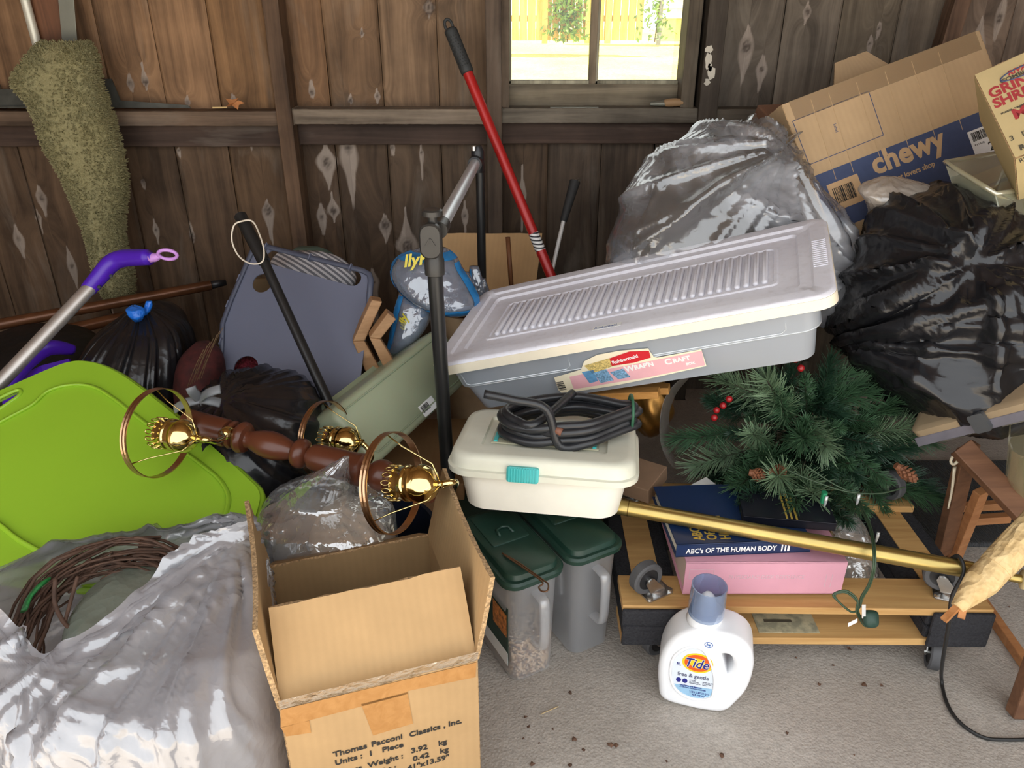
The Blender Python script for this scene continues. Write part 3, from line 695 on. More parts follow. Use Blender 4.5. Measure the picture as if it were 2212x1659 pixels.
lx, ly = L2(ML, 1352, 802); text("W", .021, WHITE_PRINT, ML @ T(lx, ly, .0018) @ RZ(3), label_o, off=.0008)
lx, ly = L2(ML, 1372, 797); text("RAP'N", .016, WHITE_PRINT, ML @ T(lx, ly, .0018) @ RZ(3), label_o, off=.0008)
lx, ly = L2(ML, 1438, 787); text("C", .021, WHITE_PRINT, ML @ T(lx, ly, .0018) @ RZ(3), label_o, off=.0008)
lx, ly = L2(ML, 1455, 783); text("RAFT", .016, WHITE_PRINT, ML @ T(lx, ly, .0018) @ RZ(3), label_o, off=.0008)
lx, ly = L2(ML, 1483, 788); text("BOX", .009, WHITE_PRINT, ML @ T(lx, ly, .0018) @ RZ(3), label_o, off=.0004)
MLid = frame(MC @ Vector((0, 0, 0)), CX, CY); lx, ly = L2(MLid, 1280, 713)
printed('lid_badge', MLid, [(lx, ly-.004), (lx+.065, ly-.004), (lx+.065, ly+.012), (lx, ly+.012)], WHITE_PRINT, lid, .0005, .0006)
text('Rubbermaid', .0105, plain('badge_blue', C(60, 90, 150), .5), MLid @ T(lx+.004, ly, .0012), lid, off=.0001)
# ---------------------------------------------------------------- white box with aqua latch
WO = Vector((-.140, 1.326, .490)); WXv, WYv = Vector((.99, -.143, -.001)), Vector((.142, .985, -.103)); ww, wd = .44, .30
MW = frame(WO, WXv, WYv) @ Matrix.Diagonal((.9, .9, .9, 1)) @ T(ww/2, wd/2, 0)
WPL = plain('milky_white_plastic', C(244, 240, 226), .38, var=.03, spec=.4); LIDW = plain('milky_lid_plastic', C(226, 226, 208), .38, var=.04, spec=.4)
AQ = plain('aqua_latch', C(72, 190, 188), .4, var=.06)
wbox = thing('storage_box', 'white plastic storage box with an aqua latch under a black cable coil', 'storage box', MW @ Vector((0, 0, -.155)))
mk('body', xf(rloft([(-.150, ww-.10, wd-.07, .05), (-.146, ww-.082, wd-.056, .055), (-.05, ww-.05, wd-.03, .055), (-.046, ww-.03, wd-.02, .055)], 8), MW), WPL, wbox, smooth=True, auto=40)
wl_ = mk('lid', xf(rloft([(-.052, ww-.02, wd-.01, .055), (-.050, ww-.004, wd+.006, .06), (-.036, ww-.002, wd+.008, .06), (-.034, ww-.014, wd-.006, .056), (-.012, ww-.02, wd-.012, .055), (-.002, ww-.035, wd-.025, .05), (0, ww-.06, wd-.05, .045), (0, ww-.15, wd-.13, .01), (-.008, ww-.155, wd-.135, .008)], 8), MW), LIDW, wbox, smooth=True, auto=50)
MWl = MW
lat = mk('latch', xf(rloft([(-.008, .072, .036, .006), (.002, .072, .036, .006), (.004, .066, .030, .004)], 3), MW @ T(-.038, -wd/2-.004, -.034) @ RX(82)), AQ, wbox, smooth=True, auto=40)
for i in range(11): mk('latch_ridge', xf(box((-.030+i*.006, 0, .0045), (.0028, .032, .003)), MW @ T(-.038, -wd/2-.004, -.034) @ RX(82)), AQ, lat)
s = N('aqua_window'); s.set(C(190, 186, 160), .25); 
mk('lid_window', xf(box((0, 0, .0), (ww-.19, wd-.16, .004)), MW @ T(0, .01, -.004)), s.m, wl_)
for sx_ in (-1, 1): mk('aqua_trim', xf(box((sx_*(ww/2-.105), .01, .0), (.009, wd-.165, .006)), MW @ T(0, 0, -.001)), AQ, wl_)
# ---------------------------------------------------------------- sage tote lying on its side
SO, SX, SY = Vector((-.410, 1.553, .465)), Vector((.587, -.225, -.778)), Vector((.477, .872, .108))
MS = frame(SO, SX, SY) @ T(.0765, .225, 0) @ Matrix.Diagonal((.9, .9, .9, 1))
s = N('sage_translucent'); s.set(C(158, 166, 138), .33, spec=.4); s.b.inputs['Subsurface Weight'].default_value = .15; SAGE = s.m
tote = thing('plastic_tote', 'sage green frosted tote lying tilted beside the black stand', 'tote', MS @ Vector((0, 0, -.1)))
mk('body', xf(rloft([(-.15, .20, .54, .035), (-.10, .195, .53, .035), (-.02, .185, .515, .035), (-.006, .178, .508, .033), (0, .160, .49, .03)], 7), MS), SAGE, tote, smooth=True, auto=50)
mk('moulded_edge', xf(tube(rring(.140, .47, .028, .001, 6), .0022, 6, closed=True), MS), SAGE, tote, smooth=True)
mk('rim', xf(rloft([(-.165, .225, .565, .04), (-.150, .225, .565, .04), (-.150, .195, .535, .035), (-.165, .195, .535, .035)], 7, False, False), MS), SAGE, tote, smooth=True, auto=40)
MT = frame(SO, SX, SY); tx, ty = L2(MT, 925, 878)
stk = printed('price_sticker', MT @ T(tx, ty, 0), [(-.016, -.030), (.016, -.030), (.016, .030), (-.016, .030)], WHITE_PRINT, tote, .0006, .0004); barcode(MT @ T(tx, ty, 0), -.012, -.025, .018, .030, stk, .0012, 8, 14, True)
# ---------------------------------------------------------------- chewy carton
CH = cardboard('kraft_pale', C(196, 166, 128), 9, 120); NAVY = plain('navy_print', C(64, 76, 108), .7, var=.07, scale=60)
HO, HX, HY = Vector((.874, 1.929, .669)), Vector((.924, .245, .292)), Vector((-.369, .378, .849)); MH = frame(HO, HX, HY); hw, hh, hd = .586, .472, .12
chew = thing('cardboard_box', 'tan cardboard box with wide navy band, tilted behind the bags', 'box', MH @ Vector((hw/2, 0, -hd/2)))
def hp(x, y, z): return MH @ Vector((x, y, z))
hx, hy, hz = MH.to_3x3().col[0], MH.to_3x3().col[1], MH.to_3x3().col[2]
board('front_panel', hp(0, 0, -.002), hx, hy, hw, hh, chew, mat=CH); board('back_panel', hp(0, 0, -hd), hx, hy, hw, hh, chew, mat=CH)
board('side_panel', hp(0, 0, -hd), hz, hy, hd, hh, chew, mat=CH); board('side_panel', hp(hw, 0, -hd), hz, hy, hd, hh, chew, mat=CH)
board('bottom_panel', hp(0, 0, -hd), hx, hz, hw, hd, chew, mat=CH)
board('flap', hp(.22, hh, -hd), hx, az(-hz, hy, 74), .20, .085, chew, mat=CH, taper=.05)
BAND = [L2(MH, *p) for p in ((1730, 405), (2110, 240))]
y0, y1 = L2(MH, 1950, 440)[1], L2(MH, 1950, 306)[1]
printed('navy_band', MH, [(.004, y0), (hw-.002, y0), (hw-.002, y1), (.004, y1)], NAVY, chew)
printed('navy_band', MH, [(.004, y0-.045), (hw-.002, y0-.045), (hw-.002, y0-.036), (.004, y0-.036)], NAVY, chew)
TAN = plain('tan_print', C(196, 162, 122), .75, var=.06)
lx, ly = L2(MH, 1890, 377); text('chewy', .078, TAN, MH @ T(lx, ly, .0012), chew, off=.0028, xs=1.03, sp=1.04)
lx, ly = L2(MH, 1893, 408); text('where pet lovers shop', .0204, TAN, MH @ T(lx, ly, .0012), chew, off=.0005, xs=.95)
q = [L2(MH, *p) for p in ((1712, 262), (1876, 197), (1908, 292), (1748, 356))]
mk('print_outline', xf(join(*[bar((q[i][0], q[i][1], .0005), (q[(i+1) % 4][0], q[(i+1) % 4][1], .0005), .0018, .0006) for i in range(4)]), MH), NAVY, chew)
lx, ly = L2(MH, 1800, 268); text('Label', .011, NAVY, MH @ T(lx, ly, .0006) @ RZ(-95), chew)
lx, ly = L2(MH, 1806, 446); stk = printed('barcode_patch', MH, [(lx-.005, ly-.012), (lx+.085, ly-.012), (lx+.085, ly+.06), (lx-.005, ly+.06)], TAN, chew, .0009); barcode(MH, lx+.005, ly+.004, .06, .042, stk, .0016, 5, 16)
lx, ly = L2(MH, 2096, 308); stk = printed('shipping_sticker', MH, [(lx, ly-.045), (lx+.09, ly-.045), (lx+.09, ly+.028), (lx, ly+.028)], WHITE_PRINT, chew, .0009); barcode(MH, lx+.008, ly-.002, .05, .024, stk, .0016, 6, 16)
text('2', .034, INK, MH @ T(lx+.044, ly-.04, .0016), stk, off=.0003)
text('8 x 1 4 (0)', .007, INK, MH @ T(lx+.008, ly-.014, .0016), stk)
for i, cx_ in enumerate((.066, .118, .20, .285, .365, .445)): mk('crease', tube([hp(cx_, hh*.30+.1, .0006), hp(cx_+.012, hh*.97, .0006)], .0009, 5), CH, chew)
mk('packing_tape', xf(prism([(.02, hh-.05), (hw-.01, hh-.05), (hw-.01, hh+.001), (.02, hh+.001)], .0005, .0008), MH), film('clear_tape', C(205, 178, 140), .6, .2, .3, .5), chew)
# ---------------------------------------------------------------- grinder box and clear bin on the right
GC = cardboard('kraft_yellow', C(212, 190, 140), 9, 10)
gnv = Vector((-.55, -.55, .628)).normalized(); gbl = P(2193, 342, 1.66); gyv = PP(2106, 163, gbl, gnv)-gbl; MG = frame(gbl, gyv.cross(gnv), gyv); gw_, gh_, gd_ = .34, gyv.length, .17
grind = thing('cardboard_box', 'tall yellowish appliance box with red lettering at the picture edge', 'box', MG @ Vector((gw_/2, 0, -.05)))
gX, gY, gZ = MG.to_3x3().col[0], MG.to_3x3().col[1], MG.to_3x3().col[2]
def gp(x, y, z): return MG @ Vector((x, y, z))
GCS = plain('grinder_box_side', C(150, 138, 112), .8, var=.12)
board('front_panel', gp(0, 0, 0), gX, gY, gw_, gh_, grind, mat=GC); board('back_panel', gp(0, 0, -gd_), gX, gY, gw_, gh_, grind, mat=GC)
board('side_panel', gp(0, 0, -gd_), gZ, gY, gd_, gh_, grind, mat=GC); board('side_panel', gp(gw_, 0, -gd_), gZ, gY, gd_, gh_, grind, mat=GC)
board('top_panel', gp(0, gh_, -gd_), gX, gZ, gw_, gd_, grind, mat=GC); board('bottom_panel', gp(0, 0, -gd_), gX, gZ, gw_, gd_, grind, mat=GC)
MGf = MG @ T(0, 0, .0025); CRIM = plain('crimson_print', C(176, 62, 66), .6, var=.1); SMOKE = plain('dark_print', C(86, 80, 66), .6, var=.1)
def gtext(s_, px, py, size, m=CRIM, off=.001, xs=1, sh=0): lx, ly = L2(MGf, px, py); text(s_, size, m, MGf @ T(lx, ly, .0004), grind, off=off, xs=xs, shear=sh)
gtext('RIVAL', 2178, 164, .017, CRIM, .0006, 1, .2); gtext('COMBINATION', 2162, 181, .0135, SMOKE, .0004, 1.1)
gtext('GRINDER', 2140, 213, .036, CRIM, .0013, .9); gtext('SHREDDER', 2150, 234, .034, CRIM, .0013, .9); gtext('MODEL', 2192, 258, .036, CRIM, .0014); gtext('meats, vegetables, cheese', 2163, 248, .009, SMOKE, .0002)
gtext('3   IN', 2183, 305, .017, SMOKE, .0004); gtext('RIVAL', 2204, 325, .018, SMOKE, .0008); gtext('Rival Mfg.', 2203, 352, .014, SMOKE, .0003)
lx, ly = L2(MGf, 2195, 160); mk('oval_mark', xf(tube([Vector((lx+.012+.042*math.cos(a), ly+.001+.012*math.sin(a), .0006)) for a in np.linspace(0, 2*math.pi, 30, endpoint=False)], .0015, 5, closed=True), MGf @ RZ(0)), plain('blue_oval', C(70, 80, 110), .6), grind)
ACR = film('clear_acrylic', C(225, 232, 205), alpha=.62, rough=.06, trans=.3, gloss=.9)
bp = [P(2042, 350, 1.86), P(2185, 325, 2.0), P(2300, 400, 1.9), P(2150, 418, 1.72)]
dn = Vector((.04, -.03, -.115)); bin_ = thing('clear_bin', 'clear acrylic bin holding pale card, wedged beneath the appliance box', 'bin', (bp[0]+bp[2])/2+dn)
for i in range(4):
    a, b = bp[i], bp[(i+1) % 4]; cc = (bp[0]+bp[1]+bp[2]+bp[3])/4
    a2, b2 = a+(cc-a)*.12+dn, b+(cc-b)*.12+dn
    mk('wall_panel', ([a, b, b2, a2], [(0, 1, 2, 3)]), ACR, bin_, solid=.004)
lowr = [p+(cc-p)*.12+dn for p in bp]
mk('base_panel', (lowr, [(0, 1, 2, 3)]), ACR, bin_, solid=.004)
mk('rim', tube([bp[0]+(bp[1]-bp[0])*t for t in (0, .25, .5, .75)]+[bp[1]+(bp[2]-bp[1])*t for t in (0, .25, .5, .75)]+[bp[2]+(bp[3]-bp[2])*t for t in (0, .25, .5, .75)]+[bp[3]+(bp[0]-bp[3])*t for t in (0, .25, .5, .75)], .006, 8, closed=True), film('acrylic_rim', C(220, 214, 180), alpha=.35, rough=.1, trans=.3, gloss=.8), bin_, smooth=True)
cdc = (lowr[0]+lowr[1]+lowr[2]+lowr[3])/4
tag(mk('loose_card', ([lowr[0]+(bp[1]-lowr[0])*.02+(cdc-lowr[0])*.25+Vector((0, 0, .01)), lowr[1]+(cdc-lowr[1])*.2+Vector((0, 0, .07)), lowr[2]+(cdc-lowr[2])*.2+Vector((0, 0, .075)), lowr[3]+(cdc-lowr[3])*.22+Vector((0, 0, .02))], [(0, 1, 2, 3)]), plain('pale_card', C(232, 206, 140), .8), solid=.003), 'pale yellow card sheet lying in the clear acrylic bin', 'card')
# ---------------------------------------------------------------- two seed dispensers with dark green lids
FRO = film('frosted_poly', C(240, 243, 248), alpha=.60, rough=.28, trans=.6, gloss=.35); GREENL = plain('bottle_green_lid', C(30, 58, 48), .4, var=.08, scale=30)
def dispenser(pos, yaw, label, seeds):
    t = thing('feed_container', label, 'container', group='seed containers with green lids', mat=T(pos[0], pos[1], 0) @ RZ(yaw))
    w0, w1, l0, l1 = .100, .126, .185, .235
    mk('body', rloft([(.0015, w0-.012, l0-.012, .022, 0, l0/2), (.006, w0, l0, .024, 0, l0/2), (.15, (w0+w1)/2-.004, (l0+l1)/2, .026, 0, (l0+l1)/4), (.268, w1-.006, l1-.006, .028, 0, l1/2-.004), (.276, w1, l1, .028, 0, l1/2-.004)], 6, True, False), FRO, t, True, smooth=True, auto=50)
    lid = mk('lid', rloft([(.262, w1+.006, l1+.006, .03, 0, l1/2-.004), (.264, w1+.016, l1+.016, .034, 0, l1/2-.004), (.274, w1+.018, l1+.018, .034, 0, l1/2-.004), (.279, w1+.010, l1+.010, .032, 0, l1/2-.004), (.279, w1-.004, l1-.004, .028, 0, l1/2-.004), (.290, w1-.010, l1-.010, .026, 0, l1/2-.004), (.293, w1-.020, l1-.020, .022, 0, l1/2-.004)], 6), GREENL, t, True, smooth=True, auto=35)
    mk('pour_flap', rloft([(.293, .088, .115, .006, 0, l1*.67), (.2955, .087, .114, .006, 0, l1*.67), (.2965, .082, .109, .005, 0, l1*.67)], 3), GREENL, lid, True, smooth=True, auto=35)
    mk('finger_grip', tube([(-.016, l1*.52, .2965), (-.014, l1*.60, .300), (0, l1*.62, .301), (.014, l1*.60, .300), (.016, l1*.52, .2965)], .0035, 6), GREENL, lid, True, smooth=True)
    # handle on the narrow front
    hpz = [(0, .004, .235), (0, -.022, .236), (0, -.036, .222), (0, -.037, .130), (0, -.026, .108), (0, .006, .104)]
    mk('handle', tube(catmull(hpz, 5), .0062, 8, flat=2.0, n0=(0, 1, 0)), FRO, t, True, smooth=True)
    if seeds:
        s = N('bird_seed'); v = s.coord(); vo = s.add('ShaderNodeTexVoronoi'); vo.inputs['Scale'].default_value = 230; s.link(v, vo.inputs[0])
        sc_ = s.add('ShaderNodeSeparateColor'); s.link(vo.outputs['Color'], sc_.inputs[0])
        s.set(s.ramp(sc_.outputs[0], [(.2, C(70, 55, 48)), (.42, C(150, 112, 86)), (.62, C(205, 172, 130)), (.9, C(226, 200, 170))]), .7, 0, s.bump(vo.outputs['Distance'], .8, .004))
        sd = mk('bird_seed', rloft([(.004, w0-.010, l0-.010, .02, 0, l0/2), (.085, w0+.002, l0+.008, .02, 0, l0/2+.006), (.110, w0+.004, l0+.008, .02, 0, l0/2+.008)], 5), s.m, t, True); sd['kind'] = 'stuff'
        seedm = s.m; r = random.Random(4); parts = []
        for i in range(260):
            q = r.random(); x = r.uniform(-.045, .045); y = -.0 + q*.0; z = r.uniform(.012, .10)
            m_ = T(x, .004-.0*z, z) @ RZ(r.uniform(0, 180)) @ RX(r.uniform(0, 180)); parts.append(xf(lathe([(.0002, -.003), (.0014, 0), (.0002, .003)], (0, 0, 0), (0, 0, 1), 4), m_))
        lb = mk('paper_label', xf(prism([(-.085, -.005), (.085, -.005), (.085, .15), (-.085, .15)], 0, .0006), T(-(w0/2+.0055), .10, .05) @ RZ(-90) @ RX(90)), plain('label_green', C(34, 62, 50), .5, var=.3, scale=50), t, True)
        Ml = T(-(w0/2+.0062), .10, .05) @ RZ(-90) @ RX(90)
        mk('label_strip', xf(prism([(-.085, -.005), (.085, -.005), (.085, .03), (-.085, .03)], .0006, .001), Ml), WHITE_PRINT, lb, True)
        mk('label_picture', xf(prism([(.02, .07), (.08, .07), (.08, .13), (.02, .13)], .0006, .001), Ml), plain('label_picture', C(190, 120, 60), .5, var=.7, scale=90), lb, True)
    return t
dispenser((.048, 1.212), 29, 'frosted seed container with dark green lid, a third full of bird seed', True)
dispenser((.178, 1.288), 29, 'empty frosted seed container with dark green lid under the white box', False)
# twisted wire lying on the lid
wr = [PZ(1085, 1195, .297), PZ(1120, 1215, .299), PZ(1150, 1236, .299), PZ(1172, 1252, .299), PZ(1184, 1262, .302), PZ(1182, 1276, .302), PZ(1170, 1277, .299), PZ(1164, 1268, .299), PZ(1172, 1258, .301), PZ(1140, 1233, .300), PZ(1088, 1198, .299)]
tag(mk('wire_hook', tube(catmull(wr, 6), .0017, 6), plain('rusty_wire', C(120, 88, 66), .45, .7), smooth=True), 'twisted rusty wire with a loop on a dark green lid', 'wire')
# ---------------------------------------------------------------- detergent bottle
HDPE = plain('white_hdpe', C(244, 245, 247), .32, var=.015, spec=.45)
MB = T(.389, 1.158, 0) @ RZ(-14) @ Matrix.Diagonal((.92, .95, 1, 1))
bot = thing('detergent_bottle', 'white laundry detergent jug with blue cap and orange bullseye label', 'bottle', mat=MB)
outl = [(-.062, .030), (-.070, .055), (-.0745, .095), (-.072, .130), (-.062, .160), (-.045, .182), (-.022, .196), (-.004, .199), (.022, .199), (.050, .195), (.072, .178), (.081, .148), (.081, .112), (.075, .080), (.061, .050), (.048, .030), (.02, .0235), (-.02, .0235)]
outl = [(p.x, p.y) for p in catmull([(a, b, 0) for a, b in outl], 4, True)]
hole = [(.022, .166), (.042, .176), (.062, .168), (.073, .142), (.068, .112), (.054, .094), (.040, .106), (.030, .136)]
hole = [(p.x*1.0, p.y) for p in catmull([(a, b, 0) for a, b in hole], 3, True)]
cu = bpy.data.curves.new('jug', 'CURVE'); cu.dimensions = '2D'; cu.fill_mode = 'BOTH'; cu.extrude = .030; cu.bevel_depth = .014; cu.bevel_resolution = 5; cu.offset = -.002
outl = [(a*1.10, .125+(b-.125)*1.075) for a, b in outl]
for lp, grow in ((outl, 0), (hole, 1)):
    if grow:
        hx_ = sum(p[0] for p in lp)/len(lp); hy_ = sum(p[1] for p in lp)/len(lp); pass
    sp = cu.splines.new('POLY'); sp.points.add(len(lp)-1); sp.use_cyclic_u = True
    for q_, p in zip(sp.points, lp): q_.co = (p[0], p[1], 0, 1)
tmp = bpy.data.objects.new('jug', cu); COL.objects.link(tmp)
me = bpy.data.meshes.new_from_object(tmp.evaluated_get(bpy.context.evaluated_depsgraph_get())); bpy.data.objects.remove(tmp)
me.transform(RX(90)); me.materials.clear(); me.materials.append(HDPE); me.name = 'body'
for p in me.polygons: p.use_smooth = True
try: me.set_sharp_from_angle(angle=math.radians(70))
except Exception: pass
o = bpy.data.objects.new('body', me); COL.objects.link(o); adopt(o, bot, True)
yfr = -.0442
mk('neck', lathe([(.040, .210), (.036, .216), (.0345, .226), (.0345, .236)], (-.008, 0, 0), (0, 0, 1), 28), HDPE, bot, True, smooth=True)
mk('spout', lathe([(.022, .236), (.020, .250), (.015, .268), (.008, .276), (.001, .277)], (-.008, 0, 0), (0, 0, 1), 20), HDPE, bot, True, smooth=True)
CAPB = film('blue_cap', C(182, 208, 244), alpha=.60, rough=.08, trans=.6, gloss=.8, ior_tint=(.80, .88, 1.0, 1))
mk('cap', lathe([(.0345, .226), (.0375, .228), (.0385, .250), (.0370, .296), (.0345, .296), (.0360, .252), (.0345, .232)], (-.008, 0, 0), (0, 0, 1), 32, False), CAPB, bot, True, smooth=True, auto=40)
MJ = T(0, yfr, 0) @ RX(90)
lab = [(p.x-.008, p.y) for p in catmull([(-.056, .112, 0), (-.050, .142, 0), (-.026, .166, 0), (0, .166, 0), (.018, .140, 0), (.030, .105, 0), (.033, .072, 0), (.028, .050, 0), (-.004, .040, 0), (-.036, .052, 0), (-.052, .078, 0)], 6, True)]
mk('label_recess', xf(tube([Vector((a, b, .0005)) for a, b in [((x+.012)*1.08-.012, (y-.10)*1.08+.10) for x, y in lab]], .0028, 6, closed=True), MJ), HDPE, bot, True, smooth=True)
lbo = mk('label', xf(prism(ccw(lab), .0002, .0007), MJ), plain('jug_label', C(226, 234, 242), .35, var=.03), bot, True)
low = [p for p in lab if p[1] < .073]; low = sorted(low, key=lambda p: math.atan2(p[1]-.06, p[0]+.005))
mk('label_band', xf(prism(ccw(low), .0008, .0011), MJ), plain('pale_blue_print', C(160, 202, 232), .4), lbo, True)
cx_, cy_ = -.013, .134
for r_, m_, z_ in ((.0325, plain('tide_yellow', C(250, 206, 40), .4, var=.03), .0009), (.0275, plain('tide_orange', C(226, 92, 32), .4, var=.05), .0013), (.0165, MATS['tide_yellow'], .0017)):
    mk('bullseye', xf(prism(circ(cx_, cy_, r_, 36, r_*.78), z_, z_+.0003), MJ @ T(0, 0, 0)), m_, lbo, True)
TB = plain('tide_blue', C(36, 40, 130), .4, var=.05)
def jt(s_, x, y, size, m=TB, off=0, shear=0, xs=1, z=.0022, al='LEFT'): o = text(s_, size, m, MJ @ T(x, y, z) @ RZ(0), lbo, True, off=off, shear=shear, xs=xs, align=al)
jt('Tide', cx_-.0285, cy_-.011, .032, WHITE_PRINT, .0012, .22, .90, .0021); jt('Tide', cx_-.0285, cy_-.011, .032, TB, .0004, .22, .90, .0026)
GREYP = plain('grey_violet_print', C(96, 98, 122), .5)
jt('free & gentle', -.052, .0935, .0140, GREYP, .0002, 0, .92, .0012); jt('64', -.056, .124, .0058, TB, .0002, z=.0012); jt('LOADS', -.056, .120, .003, TB, 0, z=.0012)
for i in range(2): mk('feature_mark', xf(prism(circ(-.048+.0135*i, .0815, .0056, 14, .0062), .0009, .0012), MJ), TB, lbo, True)
for i, (x, w_) in enumerate(((-.025, .026), (.003, .019))):
    for j in range(3): jt(['no dyes', 'or perfumes', 'hypoallergenic', 'gentle on skin', 'made clean', 'tested'][i*3+j], x, .0850-j*.0038, .0042, GREYP, 0, z=.0012)
jt('CAUTION: EYE IRRITANT', -.044, .0675, .0042, TB, .0002, z=.0014); jt('ATTENTION: IRRITANT OCULAIRE', -.044, .063, .0036, TB, .0001, z=.0014)
jt('2.72 L (2.87 US QT)', -.022, .0535, .0062, TB, .0001, z=.0014, al='LEFT', xs=.8); jt('92 FL OZ LIQ', -.016, .0465, .0055, TB, .0001, z=.0014, xs=.85)
mk('round_mark', xf(tube([Vector((.004+.0082*math.cos(a), .1855+.0062*math.sin(a), .0)) for a in np.linspace(0, 2*math.pi, 24, endpoint=False)], .0008, 5, closed=True), MJ), plain('mark_blue', C(54, 100, 170), .4), bot, True)
text('he', .0085, MATS['mark_blue'], MJ @ T(-.001, .1832, .0004), bot, True, off=.0003, shear=.2)
# ================================================================== bags, poles, panels and the lamp on the left half
def loops_form(loops, nv=80, nu=140):
    """loops: lists of Vectors running round the form; returns grid"""
    R = []
    for lp in loops:
        c = catmull(lp, 16, True); a = np.array([list(p) for p in c]); t = np.linspace(0, len(a), nu, endpoint=False)
        i0 = t.astype(int); fr = (t-i0)[:, None]; R.append(a[i0 % len(a)]*(1-fr)+a[(i0+1) % len(a)]*fr)
    R = np.array(R); out = []
    t = np.linspace(0, len(R)-1, nv)
    for q in t:
        i = min(int(q), len(R)-2); f = q-i
        p0, p1, p2, p3 = R[max(i-1, 0)], R[i], R[i+1], R[min(i+2, len(R)-1)]
        out.append(.5*((2*p1)+(p2-p0)*f+(2*p0-5*p1+4*p2-p3)*f*f+(3*p1-p0-3*p2+p3)*f**3))
    return np.array(out)
def folds(X, G, amp, freqs, p=2.5, r0=.05, r1=.45, seed=0, nrm=None, axis=(1, 0, 0), up=(0, .44, .90)):
    """pull folds that radiate from the gathered point G"""
    r = np.random.RandomState(seed); du = np.roll(X, -1, 1)-np.roll(X, 1, 1); dv = np.gradient(X, axis=0); n = np.cross(du, dv); n /= np.linalg.norm(n, axis=2, keepdims=True)+1e-9
    c = X.reshape(-1, 3).mean(0); n *= np.sign(((X-c)*n).sum(2, keepdims=True)+1e-9)
    d = X-np.array(G); a = d @ np.array(axis); b = d @ np.array(up); ph = np.arctan2(b, a); rr = np.sqrt(a*a+b*b)
    h = sum((1-np.abs(np.sin(ph*f/2+r.rand()*6+.25*np.sin(rr*9+r.rand()*6))))**p/(1+.12*i) for i, f in enumerate(freqs))
    env = np.clip(rr/r0, 0, 1)*np.clip((r1-rr)/r1*1.6, 0, 1)
    return X+n*(h*env*amp)[..., None]
BLK = bagmat('black_bag_film', (.012, .012, .014, 1), .24, .35, 22, .55)
def bag(name, label, rows, mat, nv=90, nu=150, su=1.12, sv=1.06, amp=.004, k=.05, maxd=.035, pw=2.3, it=70, cat='bag', sm=2, parent=None, part=None, radial=None, bend=.12, fold=()):
    X = rows_form(rows, nv, nu, pw)
    if radial:                                              # pleats that run into the knot
        n_p, a_p, fall = radial
        th = np.linspace(0, 2*np.pi, nu, endpoint=False); ph = np.random.rand(6)*6
        pl = sum(np.sin(th*f_+p_)/(1+.15*i_) for i_, (f_, p_) in enumerate(zip((n_p, n_p*1.7//1, n_p*.6//1, n_p*2.3//1), ph)))
        v = np.linspace(0, 1, nv)[:, None]; env = np.exp(-v/fall)*np.minimum(1, v*14)
        c = X.mean(axis=1, keepdims=True); X = c+(X-c)*(1+a_p*env*pl[None, :])[..., None]
    for fa in fold: X = folds(X, *fa)
    X = crumple(X, su, sv, it, k, amp, sm, True, maxd, bend)
    X[:, :, 2] = np.maximum(X[:, :, 2], .004)
    if parent is None:
        base = X.reshape(-1, 3).mean(0); t = thing(name, label, cat, (base[0], base[1], X[:, :, 2].min()))
    else: t = parent
    mk(part or 'film', grid_vf(X, True, True), mat, t, smooth=True)
    return t, X
# ---- black bag with the blue tie
t, X = bag('trash_bag', 'shiny black trash bag knotted with a blue tie', [(286, 322, 664, 1.93, .025), (262, 352, 684, 1.93, .07), (225, 386, 712, 1.92, .13), (190, 400, 760, 1.90, .17), (172, 404, 815, 1.88, .19), (178, 400, 880, 1.86, .19), (200, 385, 960, 1.85, .17), (240, 360, 1010, 1.85, .10)], BLK, radial=(17, .07, .5), su=1.08, sv=1.04)
mk('top_bulge', grid_vf(crumple(rows_form([(325, 345, 654, 2.0, .02), (305, 372, 668, 2.0, .06), (300, 392, 700, 1.98, .10), (310, 398, 745, 1.96, .11), (330, 385, 790, 1.95, .08)], 40, 60), 1.06, 1.04, 40), True, True), BLK, t, smooth=True)
BLU = bagmat('blue_tie_film', C(30, 112, 214), .3, .4, 60)
tie = thing('x', 'x', 'x'); bpy.data.objects.remove(tie)
tb = mk('tie', grid_vf(crumple(rows_form([(283, 290, 660, 1.88, .008), (274, 305, 666, 1.87, .016), (276, 312, 674, 1.87, .02), (286, 310, 684, 1.87, .02), (292, 306, 692, 1.88, .012)], 20, 28), 1.25, 1.15, 40, .05, .003, 1, True, .012), True, True), BLU, t, smooth=True)
mk('tie_loop', grid_vf(crumple(rows_form([(316, 328, 651, 1.90, .006), (314, 329, 658, 1.90, .008), (310, 326, 670, 1.90, .01), (302, 318, 680, 1.90, .01)], 14, 20), 1.2, 1.1, 30, .05, .002, 1, True, .008), True, True), BLU, tb, smooth=True)
# ---- black bag with the grey tie
t, X = bag('trash_bag', 'black trash bag with a grey tie lying behind the lamp', [(500, 590, 822, 1.64, .03), (455, 640, 838, 1.63, .10), (418, 664, 870, 1.61, .17), (400, 682, 915, 1.59, .20), (404, 688, 975, 1.57, .20), (425, 690, 1040, 1.56, .20), (440, 690, 1120, 1.55, .20), (450, 690, 1240, 1.54, .20), (460, 690, 1320, 1.54, .16)], BLK, su=1.10, sv=1.06, maxd=.03, fold=((P(432, 862, 1.45), .008, (6, 10, 15, 23), 2.2, .05, .6, 3),))
s = N('grey_tie_film'); s.set(C(120, 122, 124), .35); GT_ = s.m
kn = P(432, 862, 1.46)
for i, (dx, dy, ex, ey) in enumerate(((0, 0, -55, 22), (0, 0, 44, -22), (0, 0, 44, 8), (0, 0, -20, -26))):
    e = P(432+ex, 862+ey, 1.46-.02*(i % 2)); md = (kn+e)/2+Vector((0, -.01, .008))
    mk('tie_strip', tube(catmull([kn, md, e], 6), .011, 8, flat=.25), GT_, t, smooth=True)
